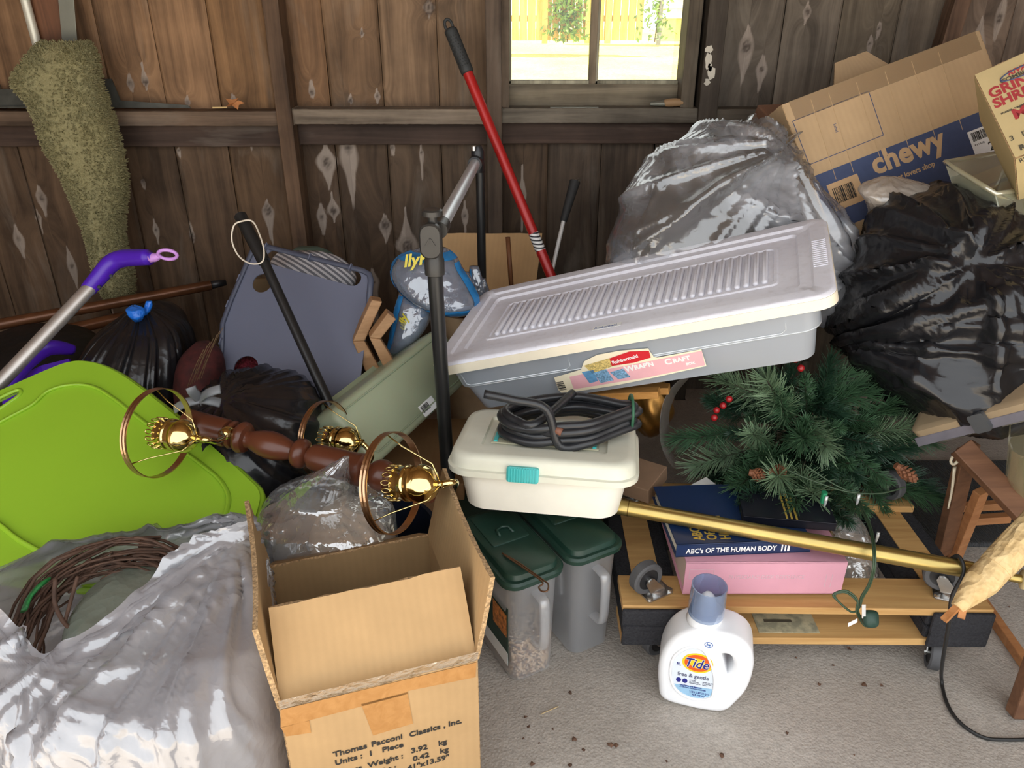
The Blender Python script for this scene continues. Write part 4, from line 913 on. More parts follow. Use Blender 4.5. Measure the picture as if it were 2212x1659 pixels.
# ---- dark bag at the left edge behind the green lid, second purple scoop
bag('trash_bag', 'dull black bag at the left edge under the brown poles', [(20, 120, 712, 2.10, .05), (-40, 180, 740, 2.05, .14), (-80, 215, 790, 2.0, .2), (-80, 230, 860, 1.96, .22), (-60, 230, 950, 1.95, .2), (-40, 200, 1010, 1.95, .12)], bagmat('dull_black_film', (.012, .011, .011, 1), .5, .5, 18, .3), 60, 90, su=1.1)
PUR = plain('purple_plastic', C(74, 30, 168), .35, var=.06); LIL = plain('lilac_plastic', C(196, 140, 214), .4, var=.05); ALU = plain('brushed_aluminium', C(196, 190, 184), .38, .75, var=.06)
sc = thing('dust_scoop', 'dark purple curved scoop handle behind the silver mop pole', 'scoop', P(60, 800, 1.72))
mk('handle', tube(catmull([P(20, 835, 1.70), P(60, 782, 1.72), P(105, 752, 1.75), P(160, 756, 1.80)], 6), [.012+.010*math.sin(i/18*3.1) for i in range(19)], 10, flat=.6), PUR, sc, smooth=True)
mk('pan', grid_vf(np.array([[list(P(a, b, Y)) for a, b in row] for row, Y in (([(5, 850), (40, 815), (90, 790), (150, 775)], 1.74), ([(10, 890), (60, 860), (120, 850), (170, 845)], 1.70))]), False), PUR, sc, solid=.006)
# ---- silver mop pole with purple grip
mop = thing('mop_handle', 'silver pole with a bent purple grip and lilac hanging loop', 'mop', P(-20, 848, 1.56))
a, b = P(198, 618, 1.80), P(-60, 890, 1.52)
mk('pole', tube([a, b], .0165, 16), ALU, mop, smooth=True, auto=50)
gr = catmull([P(190, 626, 1.795), P(215, 597, 1.81), P(238, 571, 1.82), P(262, 559, 1.82), P(300, 556, 1.80), P(332, 556, 1.78)], 7)
grip = mk('grip', tube(gr, [.0185+.004*math.sin(i/len(gr)*3.1)-(.007 if i > len(gr)-4 else 0) for i in range(len(gr))], 16, flat=.9), PUR, mop, smooth=True)
mk('loop', join(tube(catmull([P(326, 557, 1.782), P(338, 555, 1.778), P(344, 552, 1.775)], 3), [.012, .011, .011, .010, .009, .008, .007], 10), tube([P(362, 550, 1.77)+Vector((.022*math.cos(q), -.006*math.sin(q), .013*math.sin(q))) for q in np.linspace(0, 2*math.pi, 24, endpoint=False)], .0042, 8, closed=True)), LIL, mop, smooth=True)
for px, py in ((240, 588), (214, 612)): mk('rivet', lathe([(.004, -.002), (.004, .002), (.001, .003)], P(px, py+8, 1.79), (.3, -1, .3), 10), plain('dark_hole', (.01, .01, .02, 1), .6), grip)
# ---- two brown poles along the wall
COP = plain('brown_lacquer', C(104, 66, 42), .3, .35, var=.35, scale=12)
for i, (p0, p1, r) in enumerate(((P(-40, 708, 2.10), P(455, 616, 2.46), .017), (P(-40, 754, 2.02), P(345, 668, 2.36), .018))):
    o = thing('brown_pole', ['long brown metal pole with black tip leaning along the wall', 'shorter brown metal pole just below the longer one'][i], 'pole', p0)
    mk('shaft', tube([p0, p1], r, 14), COP, o, smooth=True, auto=50)
    if i == 0: mk('tip', tube([p1, p1+(p1-p0).normalized()*.05], [.014, .010], 12), BLACKP, o, smooth=True)
# ---- sage carpet strip hanging on the wall
s = N('sage_carpet'); v = s.coord(); n1 = s.noise(v, 120, 4, .7); n2 = s.noise(v, 12, 4)
c = s.mix(n1, C(118, 108, 70), C(188, 178, 130)); c = s.mix(s.math('MULTIPLY', n2, .4), c, C(150, 150, 124)); s.set(c, .95, 0, s.bump(n1, .9, .01), .1)
cp = thing('carpet_strip', 'sage green shaggy carpet remnant hanging on the wall', 'carpet', P(250, 630, 2.4))
Xc = rows_form([(95, 188, 91, 2.47, .03), (66, 204, 125, 2.45, .055), (37, 212, 176, 2.44, .06), (70, 226, 220, 2.43, .06), (88, 240, 262, 2.42, .06), (104, 254, 312, 2.42, .06), (138, 267, 372, 2.42, .055), (163, 267, 425, 2.42, .055), (183, 262, 475, 2.42, .05), (200, 266, 530, 2.42, .05), (214, 280, 590, 2.42, .05), (230, 284, 632, 2.42, .04), (240, 278, 642, 2.42, .02)], 120, 90, 3.4)
Xc = crumple(Xc, 1.10, 1.14, 70, .04, .010, 4, True, .028)
mk('backing', grid_vf(Xc, True, True), MATS['sage_carpet'], cp, smooth=True)
V, Fc = [], []; du = np.roll(Xc, -1, 1)-np.roll(Xc, 1, 1); dv = np.gradient(Xc, axis=0); nn = -np.cross(du, dv); nn /= np.linalg.norm(nn, axis=2, keepdims=True)+1e-9
cen = Xc.mean(axis=1, keepdims=True); sg = np.sign(((Xc-cen)*nn).sum(2, keepdims=True)); nn = nn*sg
rr = random.Random(2)
for _ in range(15000):
    i = rr.randrange(119); j = rr.randrange(90); f, g = rr.random(), rr.random(); j2 = (j+1) % 90
    p = Vector(Xc[i, j]*(1-f)*(1-g)+Xc[i+1, j]*f*(1-g)+Xc[i, j2]*(1-f)*g+Xc[i+1, j2]*f*g); n = Vector(nn[i, j])
    if n.y > .3: continue
    d = (n+Vector((rr.gauss(0, .5), rr.gauss(0, .5), rr.gauss(0, .5)))).normalized(); w = d.orthogonal().normalized()*.0022; q = d.cross(w); L_ = rr.uniform(.005, .012)
    b_ = len(V); V += [p-w, p+w*.5+q, p+w*.5-q, p+d*L_+w*.8, p+d*L_-w*.4+q*.7, p+d*L_-w*.4-q*.7]; Fc += [(b_, b_+1, b_+4, b_+3), (b_+1, b_+2, b_+5, b_+4), (b_+2, b_, b_+3, b_+5), (b_+3, b_+4, b_+5)]
pile = mk('carpet_pile', (V, Fc), MATS['sage_carpet'], cp); pile['kind'] = 'stuff'
# ---- metal strips, flashing and a leaf on the girt
GALV = plain('dull_galvanised', C(128, 128, 116), .45, .5, var=.2, scale=8); LEAD = plain('lead_flashing', C(74, 74, 68), .6, .3, var=.25, scale=30)
tag(mk('conduit', tube([P(38, -60, 2.5), P(92, 140, 2.5)], .0135, 14), plain('painted_conduit', C(206, 202, 186), .4, .3, var=.1), smooth=True, auto=50), 'pale round conduit running down behind the carpet remnant', 'conduit')
tag(mk('timber_offcut', bar(P(92, -60, 2.53), P(118, 150, 2.53), .085, .025, (0, -1, 0)), woodmat('brown_offcut', C(92, 60, 40), C(124, 82, 56), 2, 1), bevel=.002), 'brown flat timber behind the carpet remnant', 'timber')
tag(mk('metal_strap', bar(P(138, -60, 2.51), P(156, 150, 2.51), .045, .004, (0, -1, 0)), GALV, bevel=.001), 'dull grey metal strap beside the brown flat timber', 'strap')
fz = gz+gw/2-.006
tag(mk('flashing_strip', join(box((P(-30, 230, 2.54).x+.03, 2.555, fz+.035), (.20, .004, .055)), box((P(-30, 230, 2.54).x+.03, 2.548, fz+.010), (.20, .016, .004))), LEAD), 'bent lead flashing on the girt, at the far left edge', 'flashing')
fx0, fx1 = P(228, 225, 2.55).x, P(412, 240, 2.55).x
tag(mk('flashing_strip', join(prism([(fx0, 0), (fx1, 0), (fx1-.01, .008), (fx0+.045, .022), (fx0+.028, .085), (fx0+.004, .085)], 0, .004)), LEAD, mx=T(0, 2.56, fz+.006) @ RX(84)), 'bent lead flashing piece on the girt beside the carpet remnant', 'flashing')
lf = P(508, 226, 2.55); DRY = plain('dry_leaf', C(170, 112, 66), .75, var=.25, scale=60)
lv = [(0, 0, 0)]+[((.020 if i % 2 == 0 else .011)*math.cos(i*math.pi/5)*1.6, (.020 if i % 2 == 0 else .011)*math.sin(i*math.pi/5), .007*math.sin(i*2.1)) for i in range(10)]
tag(mk('dry_leaf', (lv, [(0, i+1, (i+1) % 10+1) for i in range(10)]), DRY, mx=T(lf.x, 2.545, fz+.022) @ RX(60), solid=.0008), 'curled brown maple leaf resting on the girt', 'leaf')
tag(mk('wood_sliver', bar((P(462, 235, 2.55).x, 2.54, fz+.009), (P(492, 234, 2.55).x, 2.545, fz+.009), .005, .004), plain('pale_sliver', C(205, 176, 120), .7)), 'thin pale wood sliver lying beside the leaf', 'wood sliver')
# ---- grey plastic panel with cut-outs
go, ga, gb = P(478, 850, 1.84), P(800, 590, 2.02), P(552, 528, 2.12)
gm = frame(go, (ga-gb), (gb-go)); GRY = plain('slate_grey_plastic', C(104, 108, 126), .45, var=.04, scale=4)
def g2(px, py): return L2(gm, px, py)
outl = [g2(*p) for p in ((476, 870), (482, 700), (500, 650), (545, 545), (556, 532), (566, 531), (785, 586), (799, 594), (802, 606), (796, 680), (770, 890), (700, 930), (500, 930))]
def slot(a, b, r): 
    a, b = Vector((*a, 0)), Vector((*b, 0)); d = (b-a).normalized(); n = Vector((-d.y, d.x, 0)); an = math.atan2(d.y, d.x)
    return [(b.x+r*math.cos(an-math.pi/2+math.pi*k/8), b.y+r*math.sin(an-math.pi/2+math.pi*k/8)) for k in range(9)]+[(a.x+r*math.cos(an+math.pi/2+math.pi*k/8), a.y+r*math.sin(an+math.pi/2+math.pi*k/8)) for k in range(9)]
h1 = slot(g2(592, 556), g2(764, 602), .022); h2 = circ(*g2(567, 612), .028, 24); h3 = circ(*g2(532, 796), .035, 28)
pan = thing('plastic_tray', 'slate grey plastic tray panel with a handle slot and round holes', 'panel', P(600, 900, 1.82))
plate('sheet', ccw(outl), [h1, h2, h3], .004, GRY, pan, mx=gm)
rimp = [gm @ Vector((x, y, .004)) for x, y in outl[:10]]
mk('rim', tube(rimp, .006, 8, flat=1.4), plain('slate_rim', C(78, 82, 98), .45, var=.05), pan, smooth=True)
for k_, (px, py) in enumerate(((578, 536), (672, 559), (760, 581), (520, 604), (496, 660), (481, 740), (479, 812))):
    x, y = g2(px, py); mk('rim_rib', xf(box((x, y, .008), (.003, .020, .016)), gm), GRY, pan)
# things seen through it
STRP = N('striped_cloth'); v = STRP.coord((1, 1, 1)); w = STRP.add('ShaderNodeTexWave', bands_direction='DIAGONAL'); w.inputs['Scale'].default_value = 26; STRP.link(v, w.inputs[0]); STRP.set(STRP.ramp(w.outputs['Fac'], [(.45, C(120, 122, 130)), (.6, C(214, 214, 218))]), .8)
bag('striped_pillow', 'grey and white striped cloth showing through the panel slot', [(600, 700, 545, 2.24, .02), (585, 745, 565, 2.22, .05), (590, 770, 605, 2.20, .06), (600, 740, 660, 2.20, .04)], STRP.m, 30, 50, 1.05, 1.03, cat='pillow', part='cloth')
bag('green_cushion', 'muted green cushion peeping above the grey panel', [(640, 690, 535, 2.36, .02), (620, 720, 552, 2.35, .05), (615, 740, 590, 2.35, .06), (620, 730, 660, 2.35, .05), (625, 725, 800, 2.35, .05), (630, 720, 890, 2.35, .04)], plain('muted_green', C(86, 104, 92), .8, var=.15), 30, 50, 1.05, 1.03, cat='cushion', part='cloth')
tag(mk('wicker_mat', box((P(560, 615, 2.2).x, P(560, 615, 2.2).y, P(560, 615, 2.2).z/2), (.12, .012, P(560, 615, 2.2).z+.04)), N('wicker').set(C(120, 96, 66), .8)), 'small brown wicker mat behind the round panel hole', 'mat')
w_ = MATS['wicker']; 
FOIL = N('red_foil'); v = FOIL.coord(); n_ = FOIL.noise(v, 60, 5, .7, 2); FOIL.set(FOIL.ramp(n_, [(.4, C(70, 10, 20)), (.6, C(150, 40, 56)), (.75, C(220, 150, 160))]), .25, .3, FOIL.bump(n_, .8, .01))
bag('gift_bundle', 'dark red foil bundle behind the lower panel hole', [(500, 560, 760, 1.98, .03), (480, 585, 790, 1.97, .06), (480, 580, 830, 1.96, .06), (490, 560, 870, 1.96, .04)], FOIL.m, 30, 50, 1.1, 1.08, cat='bundle', part='foil')
bag('plaid_bundle', 'dark red cloth bundle with dry twigs between two black bags', [(420, 455, 742, 1.88, .02), (392, 475, 770, 1.86, .06), (382, 482, 815, 1.84, .08), (385, 480, 860, 1.82, .08)], plain('dark_red_cloth', C(70, 26, 24), .8, var=.5, scale=40), 36, 60, 1.1, 1.06, cat='bundle', part='cloth')
for i in range(7):
    a = P(405+i*5, 835-i*3, 1.74+.004*i); b = P(440+i*7, 755-i*8, 1.76+.01*i)
    tag(mk('dry_twig', tube(catmull([a, (a+b)/2+Vector((.006*math.sin(i*2), 0, .004)), b], 4), .0009, 5), plain('twig_straw', C(104, 80, 52), .8) if i == 0 else MATS['twig_straw']), 'thin dry twig standing in the dark red cloth bundle', 'twig', 'dry twigs in the red bundle')
# ---- black pole with a white wire loop
bp_ = thing('black_pole', 'slim black pole with a white wire loop in front of the grey panel', 'pole', P(722, 896, 1.66))
a, b, c3 = P(519, 466, 1.98), P(571, 566, 1.90), P(722, 896, 1.66)
mk('shaft', tube([b, c3], .0125, 14), plain('satin_black', (.02, .02, .02, 1), .32, .2), bp_, smooth=True, auto=50)
mk('sleeve', tube([a, b], .0165, 14), MATS['satin_black'], bp_, smooth=True, auto=50)
mk('cap', tube([a+(a-b)*.02, a], [.014, .0165], 14), BLACKP, bp_, smooth=True)
lp = [P(505, 488, 1.93), P(501, 520, 1.92), P(515, 552, 1.90), P(540, 569, 1.87), P(566, 566, 1.86), P(570, 540, 1.88), P(560, 505, 1.92), P(545, 478, 1.95), P(522, 478, 1.94)]
mk('wire_loop', tube(catmull(lp, 6, True), .0022, 6, closed=True), plain('white_wire', C(226, 214, 196), .5), bp_, smooth=True)
# ---- telescoping stand: two black posts and a silver tube
st = thing('telescopic_stand', 'black two-post stand joined by a silver tube with a clamp', 'stand', (-.152, 1.595, 0))
GUN = plain('gunmetal_plastic', C(60, 58, 55), .4, .3, var=.1)
fp = P(938, 560, 1.595); fx = P(968, 945, 1.595); 
mk('front_post', tube([Vector((fx.x, 1.595, .001)), Vector((fp.x, 1.595, P(938, 580, 1.595).z))], .0165, 18), MATS['satin_black'], st, smooth=True, auto=50)
zc = P(938, 560, 1.595).z
mk('collar', lathe([(.0185, -.035), (.0215, -.033), (.0215, 0), (.0195, .004), (.0195, .07), (.017, .075)], (fp.x, 1.595, zc), (0, 0, 1), 20), GUN, st, smooth=True, auto=40)
clm = mk('clamp', rloft([(-.012, .046, .075, .02), (.004, .046, .075, .02), (.008, .040, .068, .018)], 5), GUN, st, smooth=True, auto=40, mx=T(fp.x-.004, 1.575, zc+.045) @ RX(90))
mk('clamp_arrow', join(bar((-.010, -.008, 0), (0, .008, 0), .0025, .003), bar((0, .008, 0), (.010, -.008, 0), .0025, .003)), GUN, clm, mx=T(fp.x-.004, 1.566, zc+.045) @ RX(90))
mk('knob', lathe([(.010, 0), (.010, .018), (.022, .020), (.022, .030), (.018, .033), (.006, .032)], (fp.x, 1.595, zc+.075), (0, 0, 1), 20), GUN, st, smooth=True, auto=40)
ta, tb_ = Vector((fp.x+.012, 1.62, zc+.06)), P(1027, 352, 2.28)
mk('silver_tube', tube([ta, tb_], .0155, 16), plain('polished_tube', C(214, 218, 222), .36, .6, var=.06), st, smooth=True, auto=50)
mk('tube_socket', tube([ta-(tb_-ta)*.02, ta+(tb_-ta)*.05], .019, 16), GUN, st, smooth=True, auto=50)
mk('joint', join(tube([tb_-(tb_-ta)*.03, tb_+(tb_-ta)*.015], .021, 14), lathe([(.016, -.03), (.019, -.01), (.019, .03), (.012, .045)], tb_+Vector((.006, .02, 0)), (0, 0, 1), 14)), BLACKP, st, smooth=True, auto=40)
rb = tb_+Vector((.012, .03, 0)); mk('rear_post', tube([Vector((rb.x, rb.y, .001)), rb], .0135, 14), MATS['satin_black'], st, smooth=True, auto=50)
mk('screw_tip', lathe([(.007, 0), (.007, .012), (.004, .014)], tb_+Vector((-.004, 0, .035)), (0, 0, 1), 10), STEEL, st)
# ---- red broom handle, thin pole, dowel, card sheet
rp = thing('broom_handle', 'red metal broom handle with ribbed black grip leaning on the wall', 'broom', P(1185, 612, 2.22))
r0, r1, r2 = P(972, 62, 2.50), P(1008, 152, 2.46), P(1262, 770, 2.16)
REDM = plain('red_enamel', C(170, 34, 32), .3, .1, var=.08)
mk('shaft', tube([r1, r2], .0155, 16), REDM, rp, smooth=True, auto=50)
gl_ = catmull([r0, r0+(r1-r0)*.3, r0+(r1-r0)*.7, r1+(r2-r1)*.01], 5); gripo = mk('grip', tube(gl_, [.013]+[.0195]*(len(gl_)-2)+[.0175], 16), plain('soft_black_rubber', (.028, .03, .03, 1), .6), rp, smooth=True)
dr = (r1-r0).normalized(); sd = dr.cross(Vector((0, -1, 0))).normalized(); fr_ = sd.cross(dr).normalized()
if fr_.y > 0: fr_ = -fr_
dots = []
for i in range(11):
    for j in range(-1, 3):
        p = r0+(r1-r0)*(.22+i*.068)+sd*(.0075*(j-.5)+(.003 if i % 2 else 0))+fr_*.0175; dots.append(lathe([(.0022, 0), (.0016, .0022), (.0003, .003)], p, fr_, 6))
mk('grip_dots', join(*dots), MATS['soft_black_rubber'], gripo)['kind'] = 'stuff'
mk('hanging_eye', tube([r0-dr*.010+sd*(.011*math.cos(q))+dr*(.018*math.sin(q)) for q in np.linspace(0, 2*math.pi, 20, endpoint=False)], .0045, 8, closed=True), MATS['soft_black_rubber'], gripo, smooth=True)
lc = r1+(r2-r1)*((523-152)/(770-152)*.985); d2 = (r2-r1).normalized()
s = N('handle_label'); v = s.coord(); w = s.add('ShaderNodeTexWave', bands_direction='Z'); w.inputs['Scale'].default_value = 30; s.link(v, w.inputs[0]); s.set(s.ramp(w.outputs['Fac'], [(.5, C(232, 230, 226)), (.75, C(40, 36, 40))]), .5)
mk('label_wrap', tube([lc-d2*.028, lc+d2*.028], .0162, 16, caps=False), s.m, rp, smooth=True)
tp = thing('thin_pole', 'thin white pole with a black foam grip leaning beside the red handle', 'pole', P(1190, 610, 2.2))
q0, q1, q2 = P(1242, 392, 2.42), P(1217, 478, 2.36), P(1180, 640, 2.24)
mk('grip', tube([q0, q0+(q1-q0)*.3, q1], [.017, .015, .011], 14), plain('foam_black', (.02, .02, .02, 1), .7), tp, smooth=True, auto=50)
mk('end_ring', tube([q0+(q0-q1).normalized().orthogonal().normalized()*0+Vector((.0145*math.cos(q), .0145*math.sin(q)*.9, .004*math.cos(q))) for q in np.linspace(0, 2*math.pi, 20, endpoint=False)], .0028, 6, closed=True), STEEL, tp, smooth=True)
mk('shaft', tube([q1, q2], .0065, 10), plain('white_shaft', C(206, 204, 200), .35, .2), tp, smooth=True, auto=50)
tag(mk('wooden_dowel', tube([P(1097, 512, 2.36), P(1106, 640, 2.33)], .0075, 10), woodmat('dowel_wood', C(92, 56, 34), C(136, 88, 54), 2, 1), smooth=True), 'slim brown dowel standing against the card sheet', 'dowel')
ca, cb = P(930, 660, 2.44), P(1152, 660, 2.44)
tag(board('card_sheet', ca, cb-ca, P(945, 504, 2.50)-ca, (cb-ca).length, (P(945, 504, 2.50)-ca).length, None, mat=cardboard('kraft_sheet', C(206, 166, 118), 9, 130)), 'plain tan cardboard sheet standing under the red handle', 'card')
# ---- clear printed pouches
POUCH = film('clear_pouch', C(190, 205, 225), alpha=.62, rough=.10, trans=.35, gloss=.6, crink=.5, cscale=30); PBLUE = bagmat('blue_print_film', C(46, 128, 190), .2, .4, 40); PYEL = plain('yellow_print', C(226, 210, 70), .5); GREYC = plain('grey_quilt', C(96, 104, 120), .8, var=.4, scale=40)
def pouch(label, rows, bands, txt=None, inner=True):
    t, X = bag('plastic_pouch', label, rows, POUCH, 44, 72, 1.16, 1.12, .005, .05, .018, 2.0, 50, 'pouch')
    du = np.roll(X, -1, 1)-np.roll(X, 1, 1); dv = np.gradient(X, axis=0); n = np.cross(du, dv); n /= np.linalg.norm(n, axis=2, keepdims=True)+1e-9
    c = X.mean(axis=1, keepdims=True); n *= np.sign(((X-c)*n).sum(2, keepdims=True))
    for i0, i1, j0, j1 in bands:
        idx = [j % 72 for j in range(j0, j1+1)]; S = (X+n*.0018)[i0:i1][:, idx]
        mk('print_band', grid_vf(S, False), PBLUE, t, smooth=True)
    if inner:
        Xi = c+(X-c)*.86; mk('contents', grid_vf(Xi, True, True), GREYC, t, smooth=True)
    if txt:
        for s_, px, py, Y, size, m, rz in txt:
            p = P(px, py, Y); text(s_, size, m, frame(p, (math.cos(rz), .1, math.sin(rz)), (-math.sin(rz)*.9, .35, math.cos(rz))), t, off=.0012, shear=.3)
    return t
PTX = plain('pouch_blue_text', C(50, 110, 190), .5)
pouch('crumpled clear pouch with blue bands and yellow lettering, propped behind the stand', [(905, 965, 536, 2.060, .02), (862, 985, 553, 2.040, .05), (845, 1000, 580, 2.020, .06), (852, 1020, 612, 2.000, .06), (880, 1034, 642, 1.980, .06), (915, 1030, 664, 1.970, .05), (950, 1010, 680, 1.970, .02)], [(3, 9, 36, 72), (8, 34, 36, 40), (34, 40, 40, 70), (10, 34, 66, 71)], [('llyRe', 872, 577, 1.965, .045, PYEL, .12), ('V', 915, 566, 1.965, .05, PYEL, .12)])
pouch('clear pouch with a blue stripe standing lower beside the wooden frames', [(868, 925, 622, 2.020, .02), (856, 935, 650, 2.000, .04), (846, 930, 690, 1.980, .045), (840, 905, 730, 1.960, .04), (836, 870, 758, 1.950, .02)], [(6, 40, 40, 46)], [('ully', 874, 715, 1.935, .03, PYEL, 1.35)])
for i, (x0, y0) in enumerate(((1000, 588), (1020, 575), (1035, 602))):
    pouch(['clear sleeve with thin blue stripe nearest the big pouch', 'clear sleeve with thin blue stripe, tallest of the three at the card sheet', 'clear sleeve with thin blue stripe, nearest to the ivory lid'][i], [(x0-6, x0+14, y0, 2.16+.03*i, .008), (x0-8, x0+22, y0+25, 2.15+.03*i, .012), (x0-6, x0+30, y0+60, 2.14+.03*i, .012), (x0, x0+24, y0+90, 2.13+.03*i, .008)], [(4, 38, 44, 48)], None)
# ---- stacked wooden frames, tan bin
WF = woodmat('light_maple', C(160, 120, 82), C(194, 152, 110), 0, 1)
for i, (poly, Y) in enumerate((([(803, 648), (826, 652), (788, 737), (846, 842), (812, 856), (762, 738)], 1.87), ([(838, 676), (856, 690), (822, 733), (880, 828), (850, 838), (798, 730)], 1.84))):
    t = thing('picture_frame', ['light wooden frame leaning behind the sage tote, nearer the grey tray', 'light wooden frame leaning behind the sage tote, nearer the pouches'][i], 'frame', P(poly[3][0], poly[3][1], Y))
    fm = frame(P(*poly[5], Y), (1, .25, 0), (0, .12, 1))
    for k, q in enumerate(([0, 1, 2, 5], [5, 2, 3, 4])): mk('rail', prism(ccw([L2(fm, *poly[j]) for j in q]), -.055, 0), WF, t, mx=fm, bevel=.003)
tag(mk('tan_bin', lathe([(.085, 0), (.105, .50), (.110, .50), (.110, .51), (.100, .51), (.100, .50), (.08, .02)], (P(1020, 690, 2.12).x, 2.12, P(1020, 668, 2.12).z-.50), (0, 0, 1), 32, False), plain('tan_plastic', C(176, 146, 112), .5), smooth=True, auto=40), 'round tan bin behind the sage tote', 'bin')
# ---- chandelier: turned wooden column with brass cups and hoops
BR = plain('polished_brass', C(226, 204, 140), .10, 1, var=.08); COPP = N('copper_wire'); v = COPP.coord(); COPP.set(C(206, 168, 132), .28, 1); WAL = plain('walnut_stain', C(96, 52, 34), .28, var=.12, scale=12, spec=.5)
ch = thing('chandelier', 'turned wooden chandelier column with brass cups and wire hoops', 'chandelier', P(660, 985, 1.34))
ca, cb = P(402, 912, 1.44), P(975, 1068, 1.26); Lc = (cb-ca).length; u_ = Lc/573.0
prof = [(0, 0), (25, 0), (28, 3), (28, 92), (26, 96), (20, 98), (19, 101), (26, 103), (29, 108), (26, 113), (20, 115), (21, 118), (28, 121), (32, 128), (32, 134), (28, 140), (18, 143), (17, 148), (20, 156), (25, 172), (28, 190), (27, 208), (22, 228), (17, 240), (16, 244), (24, 247), (28, 252), (30, 260), (28, 268), (23, 273), (16, 276), (17, 281), (24, 284), (27, 300), (29, 340), (30, 378), (32, 384), (32, 390), (28, 394), (18, 397), (17, 408), (24, 413), (30, 424), (31, 434), (28, 444), (20, 449), (17, 452), (19, 460), (26, 480), (27, 500), (25, 540), (0, 545)]
mk('column', lathe([(r*u_, h*u_) for r, h in prof], ca, cb-ca, 32, False), WAL, ch, smooth=True, auto=38)
def holder(base, axis, sc=1.0):
    axis = Vector(axis).normalized()
    cup = mk('cup', lathe([(r*sc, h*sc) for r, h in ((.0, -.012), (.007, -.011), (.008, -.004), (.006, 0), (.012, .002), (.024, .008), (.031, .018), (.0335, .028), (.0335, .031), (.031, .033), (.0315, .037), (.030, .052), (.032, .054), (.032, .058), (.030, .060), (.0295, .078), (.028, .078), (.028, .034), (.012, .012))], base, axis, 28, False), BR, ch, smooth=True, auto=45)
    x = axis.orthogonal().normalized(); y = axis.cross(x); n = 14
    for i in range(n):
        q = 2*math.pi*i/n; rd = x*math.cos(q)+y*math.sin(q); tg = axis.cross(rd)
        c = base+axis*(.084*sc)+rd*(.0305*sc)
        mk('prong', tube([c+tg*(.0042*sc*math.cos(a))+axis*(.0085*sc*math.sin(a)) for a in np.linspace(0, 2*math.pi, 12, endpoint=False)], .0014*sc, 5, closed=True), BR, cup, smooth=True)
    hc = base+axis*(.058*sc); R = .088*sc; hoop_c = base+axis*(.088*sc)
    V = []; Fc = []; n = 64
    for i in range(n):
        q = 2*math.pi*i/n; rd = x*math.cos(q)+y*math.sin(q)
        for h_, r_ in ((-.007, R-.001), (-.007, R+.0012), (-.0035, R+.0005), (0, R+.0012), (.0035, R+.0005), (.007, R+.0012), (.007, R-.001)): V.append(hoop_c+axis*h_*sc+rd*r_)
    for i in range(n):
        for k in range(7): Fc.append((i*7+k, i*7+(k+1) % 7, ((i+1) % n)*7+(k+1) % 7, ((i+1) % n)*7+k))
    hp_ = mk('hoop', (V, Fc), MATS['copper_wire'], cup)
    for k in range(3):
        q = 2*math.pi*k/3+.5; rd = x*math.cos(q)+y*math.sin(q)
        mk('spoke', tube([base-axis*.006*sc+rd*.006, base+axis*.004*sc+rd*.036*sc, base+axis*.060*sc+rd*.066*sc, base+axis*.088*sc+rd*(R-.001)], .0013*sc, 6), BR, hp_, smooth=True)
    return cup
b1 = P(421, 946, 1.29); ax1 = Vector((-.88, .30, -.05)); holder(b1, ax1, 1.0)
mk('arm', tube(catmull([b1-ax1.normalized()*.008, b1-ax1.normalized()*.030, P(466, 953, 1.31), P(482, 946, 1.34), P(478, 936, 1.37), P(492, 933, 1.39)], 6), .0058, 10), BR, ch, smooth=True)
mk('arm_collar', lathe([(.013, -.02), (.015, -.005), (.011, .012), (.004, .016)], P(488, 936, 1.385), (-.3, -1, .3), 16), BR, ch, smooth=True)
b2 = P(944, 1046, 1.09); ax2 = Vector((-.88, .35, -.20)); holder(b2, ax2, 1.0)
b3 = P(775, 955, 1.46); holder(b3, Vector((-.88, .35, -.15)), 1.0)
mk('arm', tube(catmull([b2+Vector((.008, 0, 0)), b2+Vector((.03, .02, -.01)), P(972, 1066, 1.25)], 6), .0058, 10), BR, ch, smooth=True)
mk('arm', tube(catmull([b3+Vector((.006, 0, 0)), b3+Vector((.03, -.02, -.02)), P(790, 1010, 1.37)], 6), .0058, 10), BR, ch, smooth=True)
# ---- lime green lid
la, lb_, lc_ = P(200, 790, 1.60), P(560, 1080, 1.32), P(0, 1230, 1.16)
LIME = plain('lime_plastic', C(140, 180, 46), .30, var=.03, scale=4, spec=.45)
lm = frame(lc_, (lb_-lc_), (la-lc_))
def l2(px, py): return L2(lm, px, py)
def sm(pts, n=5): return [(p.x, p.y) for p in catmull([(*l2(*p), 0) for p in pts], n, True)]
ol = sm([(-60, 872), (0, 848), (90, 808), (145, 787), (185, 784), (235, 798), (300, 838), (440, 950), (540, 1040), (560, 1064), (561, 1090), (540, 1150), (490, 1215), (380, 1262), (180, 1270), (0, 1250), (-60, 1240)])
sl = sm([(-70, 905), (-20, 875), (25, 852), (45, 846), (46, 856), (22, 874), (-20, 902), (-70, 935)], 4)
gl2 = thing('tote_lid', 'lime green plastic tote lid with a handle slot, tilted at the left', 'lid', P(250, 1240, 1.15))
top_ = plate('sheet', ccw(ol), [sl], .005, LIME, gl2, mx=lm, bevel=.004)
def offs(pts, z): return [lm @ Vector((x, y, z)) for x, y in pts]
pn = sm([(-60, 960), (0, 918), (70, 880), (105, 850), (150, 836), (200, 838), (245, 862), (310, 912), (445, 1012), (486, 1052), (496, 1092), (470, 1140), (380, 1195), (180, 1225), (60, 1180), (0, 1136), (-60, 1100)])
mk('raised_edge', tube(offs(pn, .0065), .0085, 8, closed=True, flat=.5), LIME, gl2, smooth=True)
mk('rim', tube(offs(ol, -.008), .010, 8, closed=True), LIME, gl2, smooth=True)
mk('slot_edge', tube(offs(sl, .006), .0045, 8, closed=True), LIME, gl2, smooth=True)
